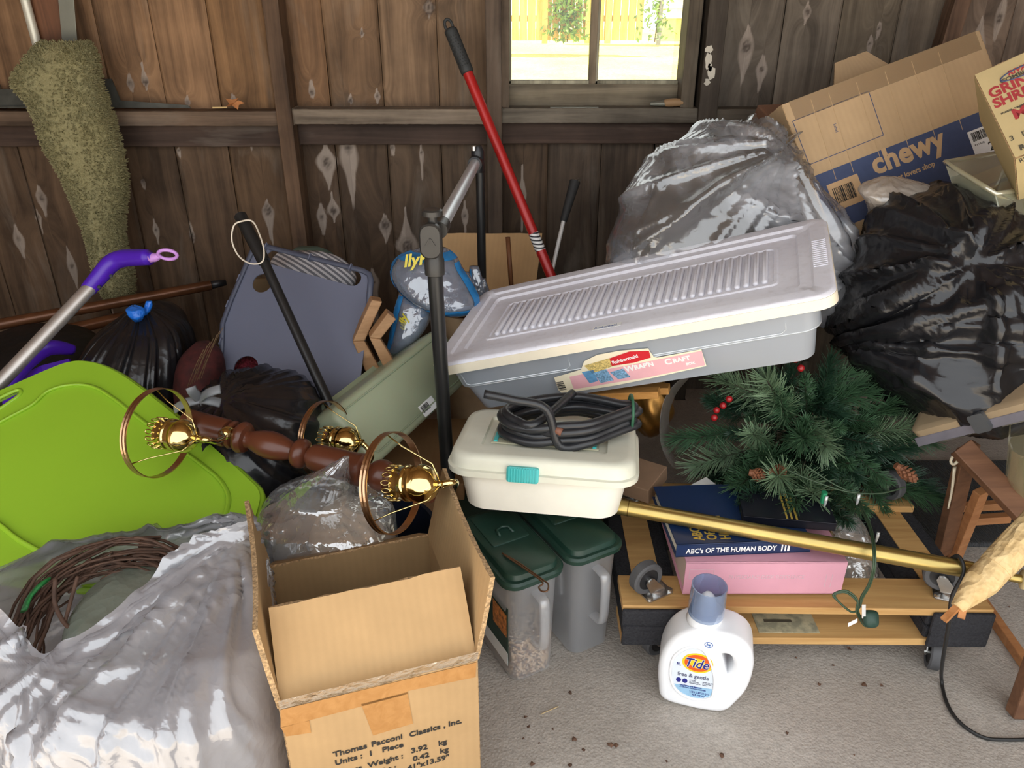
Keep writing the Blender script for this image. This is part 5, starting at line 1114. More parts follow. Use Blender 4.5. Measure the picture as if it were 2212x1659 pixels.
# ---- white shopping bag with the twig wreath
fl = film('white_bag_film', C(200, 200, 206), alpha=.15, rough=.16, trans=.45, gloss=.5, crink=.25, cscale=26)
rim = [P(-12, 1268, .95), P(28, 1350, .885), P(70, 1405, .855), P(110, 1424, .845), P(190, 1392, .87), P(290, 1310, .93), P(372, 1212, 1.00), P(455, 1158, 1.035), P(545, 1128, 1.05), P(490, 1118, 1.13), P(380, 1142, 1.15), P(240, 1160, 1.13), P(110, 1190, 1.09), P(28, 1228, 1.02)]
l1 = [P(-40, 1360, .92), P(10, 1450, .82), P(70, 1490, .79), P(150, 1500, .775), P(260, 1470, .79), P(390, 1400, .85), P(490, 1310, .93), P(548, 1240, 1.0), P(556, 1190, 1.08), P(520, 1190, 1.14), P(400, 1230, 1.16), P(250, 1260, 1.15), P(110, 1290, 1.1), P(0, 1310, 1.02)]
l2_ = [P(-60, 1520, .88), P(-10, 1600, .76), P(70, 1640, .72), P(180, 1650, .70), P(320, 1630, .71), P(460, 1570, .75), P(560, 1480, .83), P(585, 1400, .93), P(570, 1330, 1.06), P(520, 1300, 1.15), P(400, 1330, 1.17), P(250, 1360, 1.15), P(110, 1390, 1.1), P(-20, 1440, 1.0)]
def zset(lp, z, s=1.0, push=Vector((0, 0, 0))): 
    c = sum(lp, Vector((0, 0, 0)))/len(lp); return [Vector((c.x+(p.x-c.x)*s, c.y+(p.y-c.y)*s, z))+push for p in lp]
l3 = zset(l2_, .12, 1.0); l4 = zset(l2_, .012, .88); l5 = zset(l2_, .006, .3)
Xb = loops_form([rim, l1, l2_, l3, l4, l5], 110, 190)
Xb = folds(Xb, P(505, 1150, 1.05), .013, (9, 14, 23, 31), 2.2, .10, .62, 3); Xb = folds(Xb, P(100, 1420, .85), .008, (7, 12, 19), 2.5, .08, .5, 5)
Xb = crumple(Xb, 1.09, 1.05, 80, .035, .006, 2, True, .03, .06); Xb[:, :, 2] = np.maximum(Xb[:, :, 2], .005)
wb = thing('shopping_bag', 'white plastic bag holding a twig wreath, in the front left corner', 'bag', (Xb[:, :, 0].mean(), Xb[:, :, 1].mean(), 0))
mk('film', grid_vf(Xb, True, False), fl, wb, smooth=True)
# turned-in hem
cen = Xb[:10].mean(axis=(0, 1)); out_ = Xb[:10]-cen; out_[:, :, 2] *= .3; out_ /= np.linalg.norm(out_, axis=2, keepdims=True)
Xh = Xb[:10]+out_*.007
Xh[0] = Xb[0]+np.array([0, 0, .004]); Xh = crumple(Xh, 1.07, 1.04, 40, .06, .003, 3, True, .012, .12)
mk('cuff', grid_vf(Xh, True), fl, wb, smooth=True)
gt = [Xb[0, int(190*f)] for f in (0,)]
TW = plain('wreath_twig', C(84, 60, 46), .75, var=.35, scale=40)
wc = P(262, 1372, .975); wn_ = Vector((.10, -.62, .78)).normalized(); wx_ = Vector((1, .1, 0)); wx_ = (wx_-wn_*wx_.dot(wn_)).normalized(); wy_ = wn_.cross(wx_)
wre = thing('twig_wreath', 'brown grapevine wreath inside the white plastic bag', 'wreath', wc); rr = random.Random(11)
for i in range(84):
    a0 = rr.uniform(0, 6.28); ln = rr.uniform(1.2, 2.8); R = .148+rr.gauss(0, .015); h = rr.gauss(0, .013); pts = []
    for k in range(12):
        q = a0+ln*k/11; r_ = R+.007*math.sin(k*.9+i); pts.append(wc+wx_*(r_*math.cos(q)*1.02)+wy_*(r_*math.sin(q)*.92)+wn_*(h+.006*math.sin(k*1.3+i)))
    mk('twig', tube(pts, rr.uniform(.0016, .0036), 5), TW, wre, smooth=True)
mk('twig', tube(catmull([P(120, 1250, .985), P(118, 1300, .96), P(135, 1340, .945), P(152, 1358, .94)], 5), .0038, 6), TW, wre, smooth=True)
mk('twig', tube(catmull([P(168, 1245, 1.0), P(155, 1290, .975), P(140, 1345, .945)], 5), .0034, 6), TW, wre, smooth=True)
RIB = plain('green_ribbon', C(40, 120, 60), .35, var=.35, scale=120)
mk('ribbon', tube(catmull([P(52, 1318, .95), P(64, 1290, .97), P(86, 1265, .99), P(96, 1258, 1.0)], 5), .016, 8, flat=.25), RIB, wre, smooth=True)
mk('ribbon', tube(catmull([P(140, 1395, .90), P(152, 1405, .895), P(166, 1410, .89)], 4), .012, 8, flat=.3), RIB, wre, smooth=True)
bag('tissue_ball', 'pale green grey tissue bundle inside the wreath', [(230, 330, 1262, 1.02, .04), (180, 368, 1290, 1.0, .08), (155, 372, 1330, .98, .09), (160, 350, 1370, .96, .09), (180, 320, 1420, .95, .08)], film('tissue_film', C(150, 160, 146), .10, .25, .3, .35, .4, 30), 40, 60, 1.08, 1.05, cat='tissue', part='tissue')
tag(mk('brown_carton', box((0, 0, 0), (.13, .12, .26)), cardboard('hidden_kraft', C(120, 88, 62), 0, 100), mx=T(-.50, 1.0, .20) @ RZ(18), bevel=.003), 'brown carton showing through the white plastic bag', 'carton')
# ---- clear bag with padding behind the open box
t, X = bag('clear_bag', 'crumpled clear plastic bag with pale padding behind the open box', [(741, 754, 988, 1.245, .006), (712, 754, 1006, 1.25, .015), (660, 756, 1036, 1.27, .035), (610, 770, 1062, 1.31, .07), (572, 825, 1085, 1.30, .10), (562, 848, 1115, 1.28, .11), (560, 855, 1160, 1.27, .11), (565, 850, 1215, 1.29, .11), (590, 820, 1290, 1.29, .10)], film('clear_crinkle', C(222, 226, 230), alpha=.72, rough=.07, trans=.4, gloss=1.0, crink=.7, cscale=24), 80, 120, 1.2, 1.12, .008, .04, .04)
for i, rws in enumerate(([(730, 790, 1080, 1.30, .02), (690, 815, 1110, 1.29, .05), (670, 825, 1150, 1.28, .07), (680, 820, 1200, 1.27, .07), (700, 800, 1260, 1.29, .05)], [(640, 690, 1070, 1.33, .02), (610, 710, 1100, 1.32, .05), (590, 715, 1150, 1.31, .06), (600, 710, 1230, 1.30, .05)], [(790, 825, 1095, 1.31, .02), (780, 845, 1120, 1.31, .04), (785, 848, 1170, 1.30, .05), (790, 840, 1240, 1.30, .04)])):
    bag('padding', ['cream foam padding lump in the middle of the clear bag', 'dull grey padding lump at the left of the clear bag', 'grey green padding lump at the right of the clear bag'][i], rws, plain('padding_%s' % 'abc'[i], [C(232, 218, 198), C(160, 154, 146), C(176, 174, 166)][i], .85, var=.25, scale=14), 36, 54, 1.08, 1.06, cat='padding', part='wad')
NB = plain('navy_plastic', C(30, 36, 52), .4)
bk = P(800, 1180, 1.40); tag(mk('navy_bucket', lathe([(.11, 0), (.145, bk.z), (.150, bk.z), (.150, bk.z+.012), (.140, bk.z+.012), (.10, .01)], (bk.x, 1.44, 0.001), (0, 0, 1), 36, False), NB, smooth=True, auto=40), 'dark navy bucket behind the open box, under the clear bag', 'bucket')
# ================================================================== right half: dollies, books, tree, bags
PLY = woodmat('dolly_hardwood', C(196, 150, 92), C(226, 184, 122), 0, .8); CARP = N('charcoal_carpet'); v = CARP.coord(); n_ = CARP.noise(v, 170, 4, .7)
CARP.set(CARP.mix(n_, C(28, 28, 30), C(78, 78, 82)), .95, 0, CARP.bump(n_, .9, .006), .1); CARP = CARP.m
RUB = plain('grey_rubber_tyre', C(84, 84, 86), .7, var=.2); HUB = plain('black_hub', (.02, .02, .022, 1), .5)
def caster(parent, x, y, z0, yaw):
    """plate under a rail at height z0, wheel below"""
    m = T(x, y, z0) @ RZ(yaw)
    pl = mk('caster', rloft([(-.004, .066, .058, .006), (0, .066, .058, .006)], 3), STEEL, parent, True, bevel=.0008); pl.matrix_basis = m
    for i, j in ((1, 1), (1, -1), (-1, 1), (-1, -1)): mk('bolt', lathe([(.0062, -.010), (.0062, -.004)], (i*.026, j*.022, 0), (0, 0, 1), 6), STEEL, pl, True)
    mk('swivel', lathe([(.020, -.013), (.024, -.010), (.024, -.004)], (0, 0, 0), (0, 0, 1), 20), STEEL, pl, True, smooth=True, auto=40)
    wc = Vector((.024, 0, -.046))
    for sg in (-1, 1):
        poly = [(-.016, -.012), (.020, -.012), (.034, -.040), (.031, -.052), (.022, -.054), (.014, -.048)]
        V, Fc = prism(poly, -.0012, .0012); mk('fork', ([Vector((p.x, p.z+sg*.0165, p.y)) for p in V], Fc), STEEL, pl, True)
    mk('axle', lathe([(.006, -.020), (.006, .020)], wc, (0, 1, 0), 10), STEEL, pl, True)
    w = mk('wheel', lathe([(.024, -.011), (.033, -.0125), (.0365, -.009), (.0365, .009), (.033, .0125), (.024, .011)], wc, (0, 1, 0), 30, False), RUB, pl, True, smooth=True, auto=40)
    mk('hub', lathe([(.004, -.010), (.023, -.009), (.026, -.011), (.026, .011), (.023, .009), (.004, .010)], wc, (0, 1, 0), 24, False), HUB, pl, True, smooth=True, auto=40)
def dolly(label, mat, yaws, FRONT_Y=-.006):
    t = thing('furniture_dolly', label, 'dolly', mat=mat, group='stacked furniture dollies')
    for y in (.048, .412): mk('rail', box((.383, y, .090), (.766, .096, .018)), PLY, t, True, bevel=.002)
    for x in (.065, .701):
        e = mk('end_board', box((x, .23, .1145), (.128, .452, .031)), CARP, t, True, bevel=.005)
        mk('wood_core', box((x, .23, .0995), (.062, .27, .006)), PLY, e, True)
        V, Fc = box((x, .23, .104), (.060, .26, .012)); 
    for x in (.062, .704): mk('carpet_wrap', box((x, FRONT_Y, .112), (.126, .010, .052)), CARP, t, True, bevel=.004)
    k = 0
    for x in (.07, .696):
        for y in (.048, .412): caster(t, x, y, .081, yaws[k]); k += 1
    return t
lowd = dolly('lower furniture dolly standing on the concrete, carpeted ends up', T(.232, 1.225, 0) @ RZ(-.5), [30, 200, 250, 120])
# wheel height 0.0825 above the ground
updo = dolly('upper furniture dolly lying upside down with its casters up', T(.238, 1.690, .2625) @ RZ(-1.0) @ RX(180), [120, 150, 60, 200], .466)
PAP = N('old_paper_label'); v = PAP.coord(); n_ = PAP.noise(v, 40, 5); PAP.set(PAP.ramp(n_, [(.4, C(150, 146, 122)), (.6, C(196, 186, 152))]), .8)
stk_ = mk('paper_label', box((.36, .045, .0998), (.13, .06, .0008)), PAP.m, lowd, True); mk('label_stripe', box((.345, .05, .1004), (.06, .008, .0006)), SMOKE, stk_, True)
# ---- books
def book(label, M, w, d, h, cover, name='book', pages=C(226, 218, 200)):
    t = thing(name, label, 'book', mat=M); th = .0035
    mk('spine', box((0, th/2, h/2), (w, th, h)), cover, t, True, bevel=.0012); mk('cover', box((0, d/2, th/2), (w, d, th)), cover, t, True, bevel=.001); mk('cover', box((0, d/2, h-th/2), (w, d, th)), cover, t, True, bevel=.001)
    s = N('pages_'+label[:8]); v = s.coord(); wv = s.add('ShaderNodeTexWave', bands_direction='Z'); wv.inputs['Scale'].default_value = 250; s.link(v, wv.inputs[0]); s.set(s.mix(s.math('MULTIPLY', wv.outputs['Fac'], .25), pages, C(150, 140, 120)), .8)
    mk('page_block', box((0, d/2-.002, h/2), (w-.010, d-.012, h-2*th)), s.m, t, True); return t
PINKB = plain('pink_cloth_cover', C(214, 156, 172), .55, var=.03, bump=.1, bscale=900); NVY = plain('navy_cover', C(26, 46, 82), .35, var=.08); DKB = plain('black_cover', C(22, 24, 34), .35, var=.1)
a, b = PZ(1474, 1284, .192), PZ(1816, 1283, .192); pw = (b-a).length
pdr = book('thick pink reference book lying under the navy book', frame((a+b)/2, b-a, Vector((a.y-b.y, b.x-a.x, 0))), pw, .25, .084, PINKB, pages=C(214, 190, 176))
SIL = plain('silver_emboss', C(238, 205, 214), .25, .3)
Mp = T(0, -.0003, 0) @ RX(90)
text("PHYSICIANS' DESK REFERENCE", .0125, SIL, Mp @ T(-.075, .042, .0003), pdr, True, xs=.92)
mk('emboss_box', join(box((-.132, 0, .042), (.05, .0008, .0012)), box((-.132, 0, .066), (.05, .0008, .0012)), box((-.157, 0, .054), (.0012, .0008, .024)), box((-.107, 0, .054), (.0012, .0008, .024))), SIL, pdr, True)
mk('emboss_lines', join(box((.128, 0, .036), (.0012, .0008, .034)), box((.140, 0, .036), (.0012, .0008, .034))), SIL, pdr, True)
a, b = PZ(1460, 1207, .277), PZ(1735, 1196, .277); aw = .285
abc = book('navy book with white spine lettering lying on the pink book', frame(a+(b-a).normalized()*aw/2+Vector((0, .004, 0)), b-a, Vector((a.y-b.y, b.x-a.x, 0))), aw, .215, .032, NVY)
text("ABC's OF THE HUMAN BODY", .0172, WHITE_PRINT, Mp @ T(-.122, .0095, .0004), abc, True, off=.0003, xs=.84)
mk('spine_bars', join(box((.080, -.0006, .016), (.003, .0006, .02)), box((.087, -.0006, .016), (.003, .0006, .02)), box((.094, -.0006, .016), (.005, .0006, .02))), WHITE_PRINT, abc, True)
GOLD = plain('gold_print', C(206, 176, 84), .35, .4)
for i, s_ in enumerate(("ABC's", 'OF THE', 'HUMAN')): text(s_, .030, GOLD, T(-.082+i*.028, .012, .0325) @ RZ(90), abc, True, off=.0005, xs=.75)
nb = book('black book with gold stripes lying beneath the tree branches', T(.585, 1.325, .3095) @ RZ(-8), .19, .10, .020, DKB)
mk('gold_stripes', join(*[box((-.005+i*.010, .05, .0203), (.004, .095, .0006)) for i in range(3)]), GOLD, nb, True)
wbk = book('small white book tilted beneath the tree branches', T(*(P(1572, 1116, 1.46))) @ RZ(38) @ RX(10), .055, .10, .034, plain('white_cover', C(222, 222, 218), .6), pages=C(225, 225, 222))
# ---- brass rod with finial and wrapped cord
ra, rb_ = P(1190, 1068, 1.41), P(2100, 1232, 1.18); BRD = plain('aged_brass', C(182, 160, 98), .30, .9, var=.15, scale=9)
rod = thing('brass_rod', 'long brass rod lying across the books and dollies', 'rod', (ra+rb_)/2)
mk('tube', tube([ra, rb_], .0168, 22), BRD, rod, smooth=True, auto=50)
dr_ = (rb_-ra).normalized(); mk('seam', tube([ra+dr_*.17, ra+dr_*.172], .0171, 22), plain('brass_seam', C(120, 96, 48), .5, .8), rod)
mk('inner_rod', tube([rb_-dr_*.01, rb_+dr_*.090], .0085, 14), BRD, rod, smooth=True, auto=50); mk('finial', lathe([(.010, 0), (.019, .002), (.019, .010), (.008, .014)], rb_+dr_*.085, dr_, 18), plain('cream_finial', C(216, 196, 150), .4), rod, smooth=True)
# ---- black cord round the rod and across the floor
CORD = plain('black_cord', (.018, .018, .018, 1), .5)
rc = P(2066, 1226, 1.187)
pts = [rc+Vector((-.004, .022, -.006)), rc+Vector((0, .004, .024)), rc+Vector((.002, -.020, .006)), P(2056, 1290, 1.155), P(2050, 1345, 1.15), P(2036, 1430, 1.165), PZ(2034, 1470, .010), PZ(2046, 1520, .005), PZ(2075, 1562, .005), PZ(2122, 1592, .005), PZ(2170, 1598, .005), PZ(2270, 1596, .005)]
tag(mk('power_cable', tube(catmull(pts, 8), .0036, 8, flat=1.4), CORD, smooth=True), 'black lamp cord hanging from the brass rod onto the concrete', 'cord')
# ---- paper wrapped bundle
PWR = N('kraft_wrap'); v = PWR.coord(); n_ = PWR.noise(v, 30, 5, .6, 1); PWR.set(PWR.ramp(n_, [(.3, C(206, 172, 116)), (.7, C(232, 204, 152))]), .7, 0, PWR.bump(PWR.crinkle(v, 34), .7, .012))
pb = thing('paper_bundle', 'long bundle wrapped in crinkled tan paper at the right edge', 'bundle', P(2070, 1315, 1.10))
c0, c1 = P(2068, 1312, 1.10), P(2380, 985, 1.25); ax_ = (c1-c0).normalized(); e1 = ax_.orthogonal().normalized(); e2 = ax_.cross(e1)
Xp = np.zeros((70, 60, 3))
for i in range(70):
    t_ = i/69; r_ = .012+.014*min(1, t_*6) + .003*math.sin(t_*9)
    for j in range(60):
        q = 2*math.pi*j/60; p = c0+(c1-c0)*t_+e1*(r_*math.cos(q))+e2*(r_*math.sin(q)); Xp[i, j] = p
Xp = crumple(Xp, 1.12, 1.05, 50, .06, .002, 1, True, .012)
mk('paper', grid_vf(Xp, True, True), PWR.m, pb, smooth=False)
ed = Xp[20:24].copy(); 
mk('paper_overlap', tube([c0+(c1-c0)*(.26+.72*k/9) for k in range(10)], [.0295, .0305, .031, .030, .031, .0305, .031, .030, .031, .030], 20), PWR.m, pb)
for (px, py) in ((2038, 1340), (2076, 1336)): mk('stick', bar(c0+ax_*.02, P(px, py, 1.085), .012, .007), woodmat('reddish_stick%d' % px, C(170, 110, 62), C(206, 146, 92), 0, 1), pb)
# ---- wooden folding frame at the right edge
OAK = woodmat('brown_stained_oak', C(104, 72, 52), C(134, 96, 70), 0, .9); OAKL = woodmat('orange_oak', C(176, 118, 74), C(206, 148, 100), 0, .9)
wf = thing('folding_stool', 'brown wooden folding stool frame with crossed legs on the concrete', 'stool', PZ(2060, 1215, 0))
f0, f1 = P(2092, 965, 1.50), P(2036, 1196, 1.585); f2 = P(2290, 1190, 1.30)
mk('leg', bar(f0, f1, .050, .022, (.3, -1, .3)), OAK, wf, bevel=.002)
mk('leg', bar(P(2075, 965, 1.48), f2, .050, .022, (.3, -1, .3)), OAK, wf, bevel=.002)
mk('leg', bar(P(2120, 1060, 1.53), P(2062, 1206, 1.59), .030, .022, (.3, -1, .3)), OAKL, wf, bevel=.002)
mk('stretcher', bar(P(2040, 1128, 1.66), P(2180, 1118, 1.66), .022, .022), OAKL, wf, bevel=.002); mk('stretcher', bar(P(2060, 1096, 1.78), P(2180, 1090, 1.78), .022, .022), OAKL, wf, bevel=.002)
g0_, g1_ = PZ(2052, 1200, .012), PZ(2270, 1512, .012)
mk('floor_rail', bar(g0_, g1_, .020, .024), OAKL, wf, bevel=.002)
mk('leg', bar(PZ(2205, 1562, .004)+Vector((.012, .02, 0)), PZ(2205, 1562, .004)+Vector((.03, .05, .26)), .05, .03, (0, -1, 0)), OAK, wf, bevel=.003)
# ribbed dark mat behind it
MATM = N('ribbed_mat'); v = MATM.coord(); w = MATM.add('ShaderNodeTexWave', bands_direction='X'); w.inputs['Scale'].default_value = 60; MATM.link(v, w.inputs[0]); n_ = MATM.noise(v, 200, 3); MATM.set(MATM.mix(n_, C(52, 54, 56), C(112, 114, 116)), .9, 0, MATM.bump(w.outputs['Fac'], .8, .006))
tag(mk('floor_mat', box((1.33, 1.86, .008), (.62, .42, .014)), MATM.m, bevel=.004), 'dark grey ribbed floor mat behind the folding stool', 'mat')
# ---- tote lid and clear tote under the big black bag
TANL = plain('tan_tote_top', C(168, 146, 116), .6, var=.1, scale=8); CLR2 = film('clear_grey_plastic', C(200, 196, 180), alpha=.45, rough=.2, trans=.4, gloss=.5)
k0, k1 = P(1992, 968, 1.56), P(2250, 905, 1.40); kx = k1-k0; ky = Vector((.35, .80, .10)); MK = frame(k0, kx, ky)
ut = thing('storage_tote', 'shallow clear tote with tan lid beneath the big black bag', 'tote', MK @ Vector((.2, .2, 0)))
mk('lid', rloft([(.030, .50, .44, .02, .25, .22), (.048, .50, .44, .02, .25, .22), (.054, .48, .42, .018, .25, .22)], 5), TANL, ut, mx=MK, smooth=True, auto=30)
mk('body', rloft([(-.01, .46, .40, .02, .25, .22), (.032, .48, .42, .02, .25, .22)], 5), CLR2, ut, mx=MK, smooth=True, auto=30)
mk('rail', bar(MK @ Vector((0, .0, .02)), MK @ Vector((.5, 0, .02)), .012, .022), plain('grey_violet_rail', C(120, 116, 124), .4), ut, bevel=.002)
mk('latch', rloft([(0, .035, .045, .006), (.012, .035, .045, .006)], 3), plain('smoke_latch', C(80, 82, 84), .4), ut, mx=MK @ T(.16, -.004, .035) @ RX(80))
ct = thing('clear_tote', 'yellowish clear tote hanging over the crossed stool legs', 'tote', P(2220, 1100, 1.30))
MQ = frame(P(2148, 1020, 1.40), (.86, -.5, .05), (.45, .85, .25))
mk('body', rloft([(-.085, .26, .22, .05, .17, .12), (-.075, .28, .24, .05, .17, .12), (.06, .31, .27, .04, .17, .12), (.075, .32, .28, .04, .17, .12)], 6, True, False), film('clear_yellow_plastic', C(206, 196, 150), alpha=.45, rough=.16, trans=.4, gloss=.6), ct, mx=MQ, smooth=True, auto=40)
tag(mk('cream_spoon', join(tube(catmull([P(2048, 1098, 1.50), P(2056, 1060, 1.50), P(2062, 1010, 1.49)], 5), [.004+.0003*i for i in range(11)], 8, flat=.5), tube([P(2062, 993, 1.485)+Vector((.008*math.cos(q), 0, .012*math.sin(q))) for q in np.linspace(0, 2*math.pi, 18, endpoint=False)], .0035, 6, closed=True)), plain('cream_plastic_latch', C(222, 210, 184), .5), smooth=True), 'cream plastic lever with an eye beside the stool leg', 'lever')
# ---- bags at the right
t, X = bag('trash_bag', 'huge black trash bag filling the right edge', [(2025, 2075, 410, 1.86, .03), (1985, 2130, 430, 1.84, .09), (1935, 2200, 468, 1.82, .15), (1898, 2260, 530, 1.80, .21), (1862, 2290, 620, 1.78, .25), (1840, 2300, 690, 1.76, .26), (1832, 2300, 740, 1.74, .26), (1868, 2300, 790, 1.72, .24), (1930, 2290, 838, 1.70, .20), (1985, 2260, 872, 1.69, .14)], BLK, 120, 170, 1.12, 1.10, .016, .03, .06, 2.0, 90, sm=7, bend=.05, fold=((P(1850, 735, 1.62), .022, (5, 9, 14), 2.5, .1, .8, 4), (P(2150, 560, 1.55), .02, (4, 7, 11), 2.0, .06, .5, 8)))
t, X = bag('clear_bag', 'large translucent grey bag stuffed with dark cloth behind the ivory lid', [(1602, 1660, 272, 2.08, 0.022), (1545, 1686, 284, 2.07, 0.072), (1470, 1706, 312, 2.05, 0.108), (1385, 1730, 372, 2.03, 0.130), (1352, 1758, 420, 2.01, 0.144), (1340, 1790, 462, 2.00, 0.151), (1324, 1825, 510, 1.99, 0.158), (1320, 1862, 560, 1.98, 0.158), (1326, 1890, 600, 1.97, 0.151), (1350, 1878, 632, 1.97, 0.130), (1420, 1820, 670, 1.97, 0.086)], film('grey_bag_film', C(226, 230, 238), alpha=.66, rough=.16, trans=.5, gloss=.45, crink=.35, cscale=16, patch=4.0), 110, 160, 1.14, 1.10, .010, .035, .045, 2.2, 90, sm=4, bend=.06, fold=((P(1690, 330, 2.0), .020, (7, 12, 19), 2.2, .06, .7, 2), (P(1850, 600, 1.9), .016, (8, 13), 2.2, .06, .5, 6)))
bag('dark_cloth', 'dark grey cloth bundle inside the translucent bag', [(1560, 1650, 318, 2.06, 0.022), (1480, 1680, 345, 2.04, 0.072), (1420, 1700, 400, 2.02, 0.101), (1400, 1720, 450, 2.00, 0.115), (1370, 1740, 510, 1.99, 0.122), (1370, 1760, 570, 1.98, 0.122), (1400, 1760, 630, 1.98, 0.101)], plain('charcoal_cloth', C(62, 56, 46), .8, var=.3, scale=6), 60, 80, 1.10, 1.08, .01, .04, .04, cat='cloth', part='cloth', sm=3)
bag('white_bag', 'small crumpled white plastic bag lying against the navy band', [(1905, 1935, 382, 1.93, .01), (1868, 1995, 396, 1.91, .03), (1856, 2024, 412, 1.90, .04), (1870, 1990, 432, 1.89, .04), (1880, 1950, 462, 1.92, .05), (1872, 1925, 500, 1.92, .05), (1860, 1900, 545, 1.92, .04), (1850, 1890, 590, 1.92, .03)], film('cream_bag_film', C(226, 214, 200), alpha=.15, rough=.25, trans=.5, gloss=.4, crink=.4, cscale=30), 60, 90, 1.22, 1.16, .006, .04, .03)
tag(mk('kraft_tube', bar(P(1655, 262, 2.34), P(1720, 330, 2.20), .11, .11), plain('brown_parcel', C(122, 88, 68), .4, var=.1), bevel=.004), 'brown parcel end poking up behind the tilted box', 'parcel')
# ---- cable coil on the white box
HO2 = plain('black_cable', (.022, .023, .026, 1), .32, var=.1)
pts = []; cc_ = P(1220, 890, 1.435); r = random.Random(5)
pts += [P(1046, 851, 1.36), P(1110, 864, 1.355), P(1180, 884, 1.36)]
mxx = P(1386, 884, 1.60)
for k in range(5):
    for q in range(16):
        a = math.radians(-100+q*22.5); ex = math.cos(a); wy = (.070 if ex < .2 else .070*(1-.70*(ex-.2)/.8))
        px_ = cc_.x+.010+(.145-.010*(k % 3))*ex; py_ = cc_.y+wy*math.sin(a)*(1-.10*(k % 3)); pz_ = .492+.0105*k+.012*max(0, ex)+r.uniform(-.002, .002)
        pts.append(Vector((px_, py_-.01, pz_)))
pts += [cc_+Vector((.02, .05, .02))]
coil = thing('cable_coil', 'coiled thick black cable tied with green on the white box', 'cable', (cc_.x, cc_.y, .485))
mk('cable', tube(catmull(pts, 5), .0092, 10), HO2, coil, smooth=True)
mk('tie', tube([Vector((cc_.x+.140, cc_.y+.032*math.cos(q), .527+.038*math.sin(q))) for q in np.linspace(0, 2*math.pi, 24, endpoint=False)], .0035, 6, closed=True), plain('green_twist', C(44, 92, 66), .5), coil, smooth=True)
mk('end_stub', tube([P(1196, 926, 1.36), P(1214, 934, 1.35)], .008, 10), plain('brown_stub', C(120, 78, 60), .6), coil, smooth=True)
# ---- slats with wire hooks, gold ornament, loose film
PINE = woodmat('yellow_pine', C(176, 122, 60), C(206, 152, 84), 0, 1)
for i, (a, b, l) in enumerate(((P(1190, 856, 1.66), P(1424, 848, 1.58), 'front yellow pine slat under the craft box'), (P(1270, 842, 1.72), P(1446, 840, 1.66), 'rear yellow pine slat under the craft box'))):
    t = thing('pine_slat', l, 'slat', (a+b)/2); mk('bar', bar(a, b, .030, .018), PINE, t, bevel=.0015)
    if i == 0:
        for f in (.12, .25, .52, .60): p = a+(b-a)*f; mk('hook', tube(catmull([p+Vector((0, -.01, -.008)), p+Vector((.004, -.012, -.022)), p+Vector((.012, -.012, -.030))], 4), .0014, 5), STEEL, t)
GO = plain('antique_gold', C(176, 128, 66), .32, .85, var=.15)
Vg = []; oc = P(1408, 884, 1.78); rings = []
for i in range(22):
    t_ = i/21; R_ = .052*math.sin(math.pi*(.06+.90*t_))**.7
    rings.append([oc+Vector((R_*(1+.16*abs(math.sin(3*(q+t_*2.2))))*math.cos(q), R_*(1+.16*abs(math.sin(3*(q+t_*2.2))))*math.sin(q), -.075+.17*t_)) for q in np.linspace(0, 2*math.pi, 48, endpoint=False)])
tag(mk('gold_ornament', loft(rings), GO, smooth=True), 'twisted antique gold ornament at the end of the pine slats', 'ornament')
flm = film('loose_clear_film', C(200, 196, 186), alpha=.72, rough=.12, trans=.3, gloss=.8)
Xf = np.array([[list(P(x+dx, y, Y+.02*k)) for k, dx in enumerate((-6, 3, 9, 14))] for (x, y, Y) in ((1478, 815, 1.70), (1452, 840, 1.69), (1436, 870, 1.68), (1430, 910, 1.67), (1430, 950, 1.66), (1440, 985, 1.65), (1462, 1015, 1.64))])
tag(mk('clear_film', grid_vf(Xf, False), flm, smooth=True, sub=2, solid=.0006), 'loose curved clear film between the gold ornament and the tree', 'film')
# supports and small boxes under the white box
DG = plain('deep_green_plastic', C(24, 46, 36), .5, var=.15)
gt_ = thing('green_tote', 'dark green tote beneath the white box', 'tote', (.03, 1.68, 0)); mk('body', rloft([(.002, .30, .30, .03), (.15, .34, .34, .035), (.155, .36, .36, .035), (.165, .36, .36, .035)], 5), DG, gt_, mx=T(.030, 1.70, 0), smooth=True, auto=35)
mk('lid', rloft([(.166, .355, .355, .035), (.178, .355, .355, .035), (.182, .33, .33, .03)], 5), DG, gt_, mx=T(.030, 1.70, 0), smooth=True, auto=35)
bag('green_cloth', 'dark green cloth folded behind the brass rod', [(1330, 1540, 1072, 1.70, .02), (1310, 1560, 1095, 1.66, .06), (1305, 1570, 1125, 1.62, .08), (1320, 1560, 1150, 1.60, .07)], plain('dark_green_cloth', C(24, 40, 32), .8, var=.2), 30, 60, 1.08, 1.05, cat='cloth', part='cloth')
cbx = frame(P(1340, 1046, 1.52), (P(1412, 1070, 1.47)-P(1340, 1046, 1.52)), (.3, .6, .1))
tag(mk('small_carton', box((.030, .05, -.012), (.085, .10, .040)), plain('dull_kraft', C(140, 112, 88), .7), mx=cbx, bevel=.002), 'small brown carton end beside the white box', 'carton')
bc = thing('flat_carton', 'brown carton under the sage tote', 'carton', (-.33, 1.78, 0))
mk('body', box((-.33, 1.78, .115), (.42, .34, .23)), cardboard('brown_kraft', C(150, 112, 76), 0, 120), bc, bevel=.003)  # plain brown kraft, the carton's own colour
tag(mk('film_scrap', grid_vf(crumple(rows_form([(1600, 1625, 1036, 1.52, .01), (1590, 1650, 1062, 1.50, .03), (1595, 1695, 1096, 1.47, .04), (1610, 1700, 1106, 1.46, .02)], 24, 40), 1.15, 1.1, 30), True, True), film('grey_scrap_film', C(190, 186, 178), alpha=.45, rough=.2, trans=.4, gloss=.6, crink=.4), smooth=True), 'grey plastic film scrap beside the small white book', 'film')
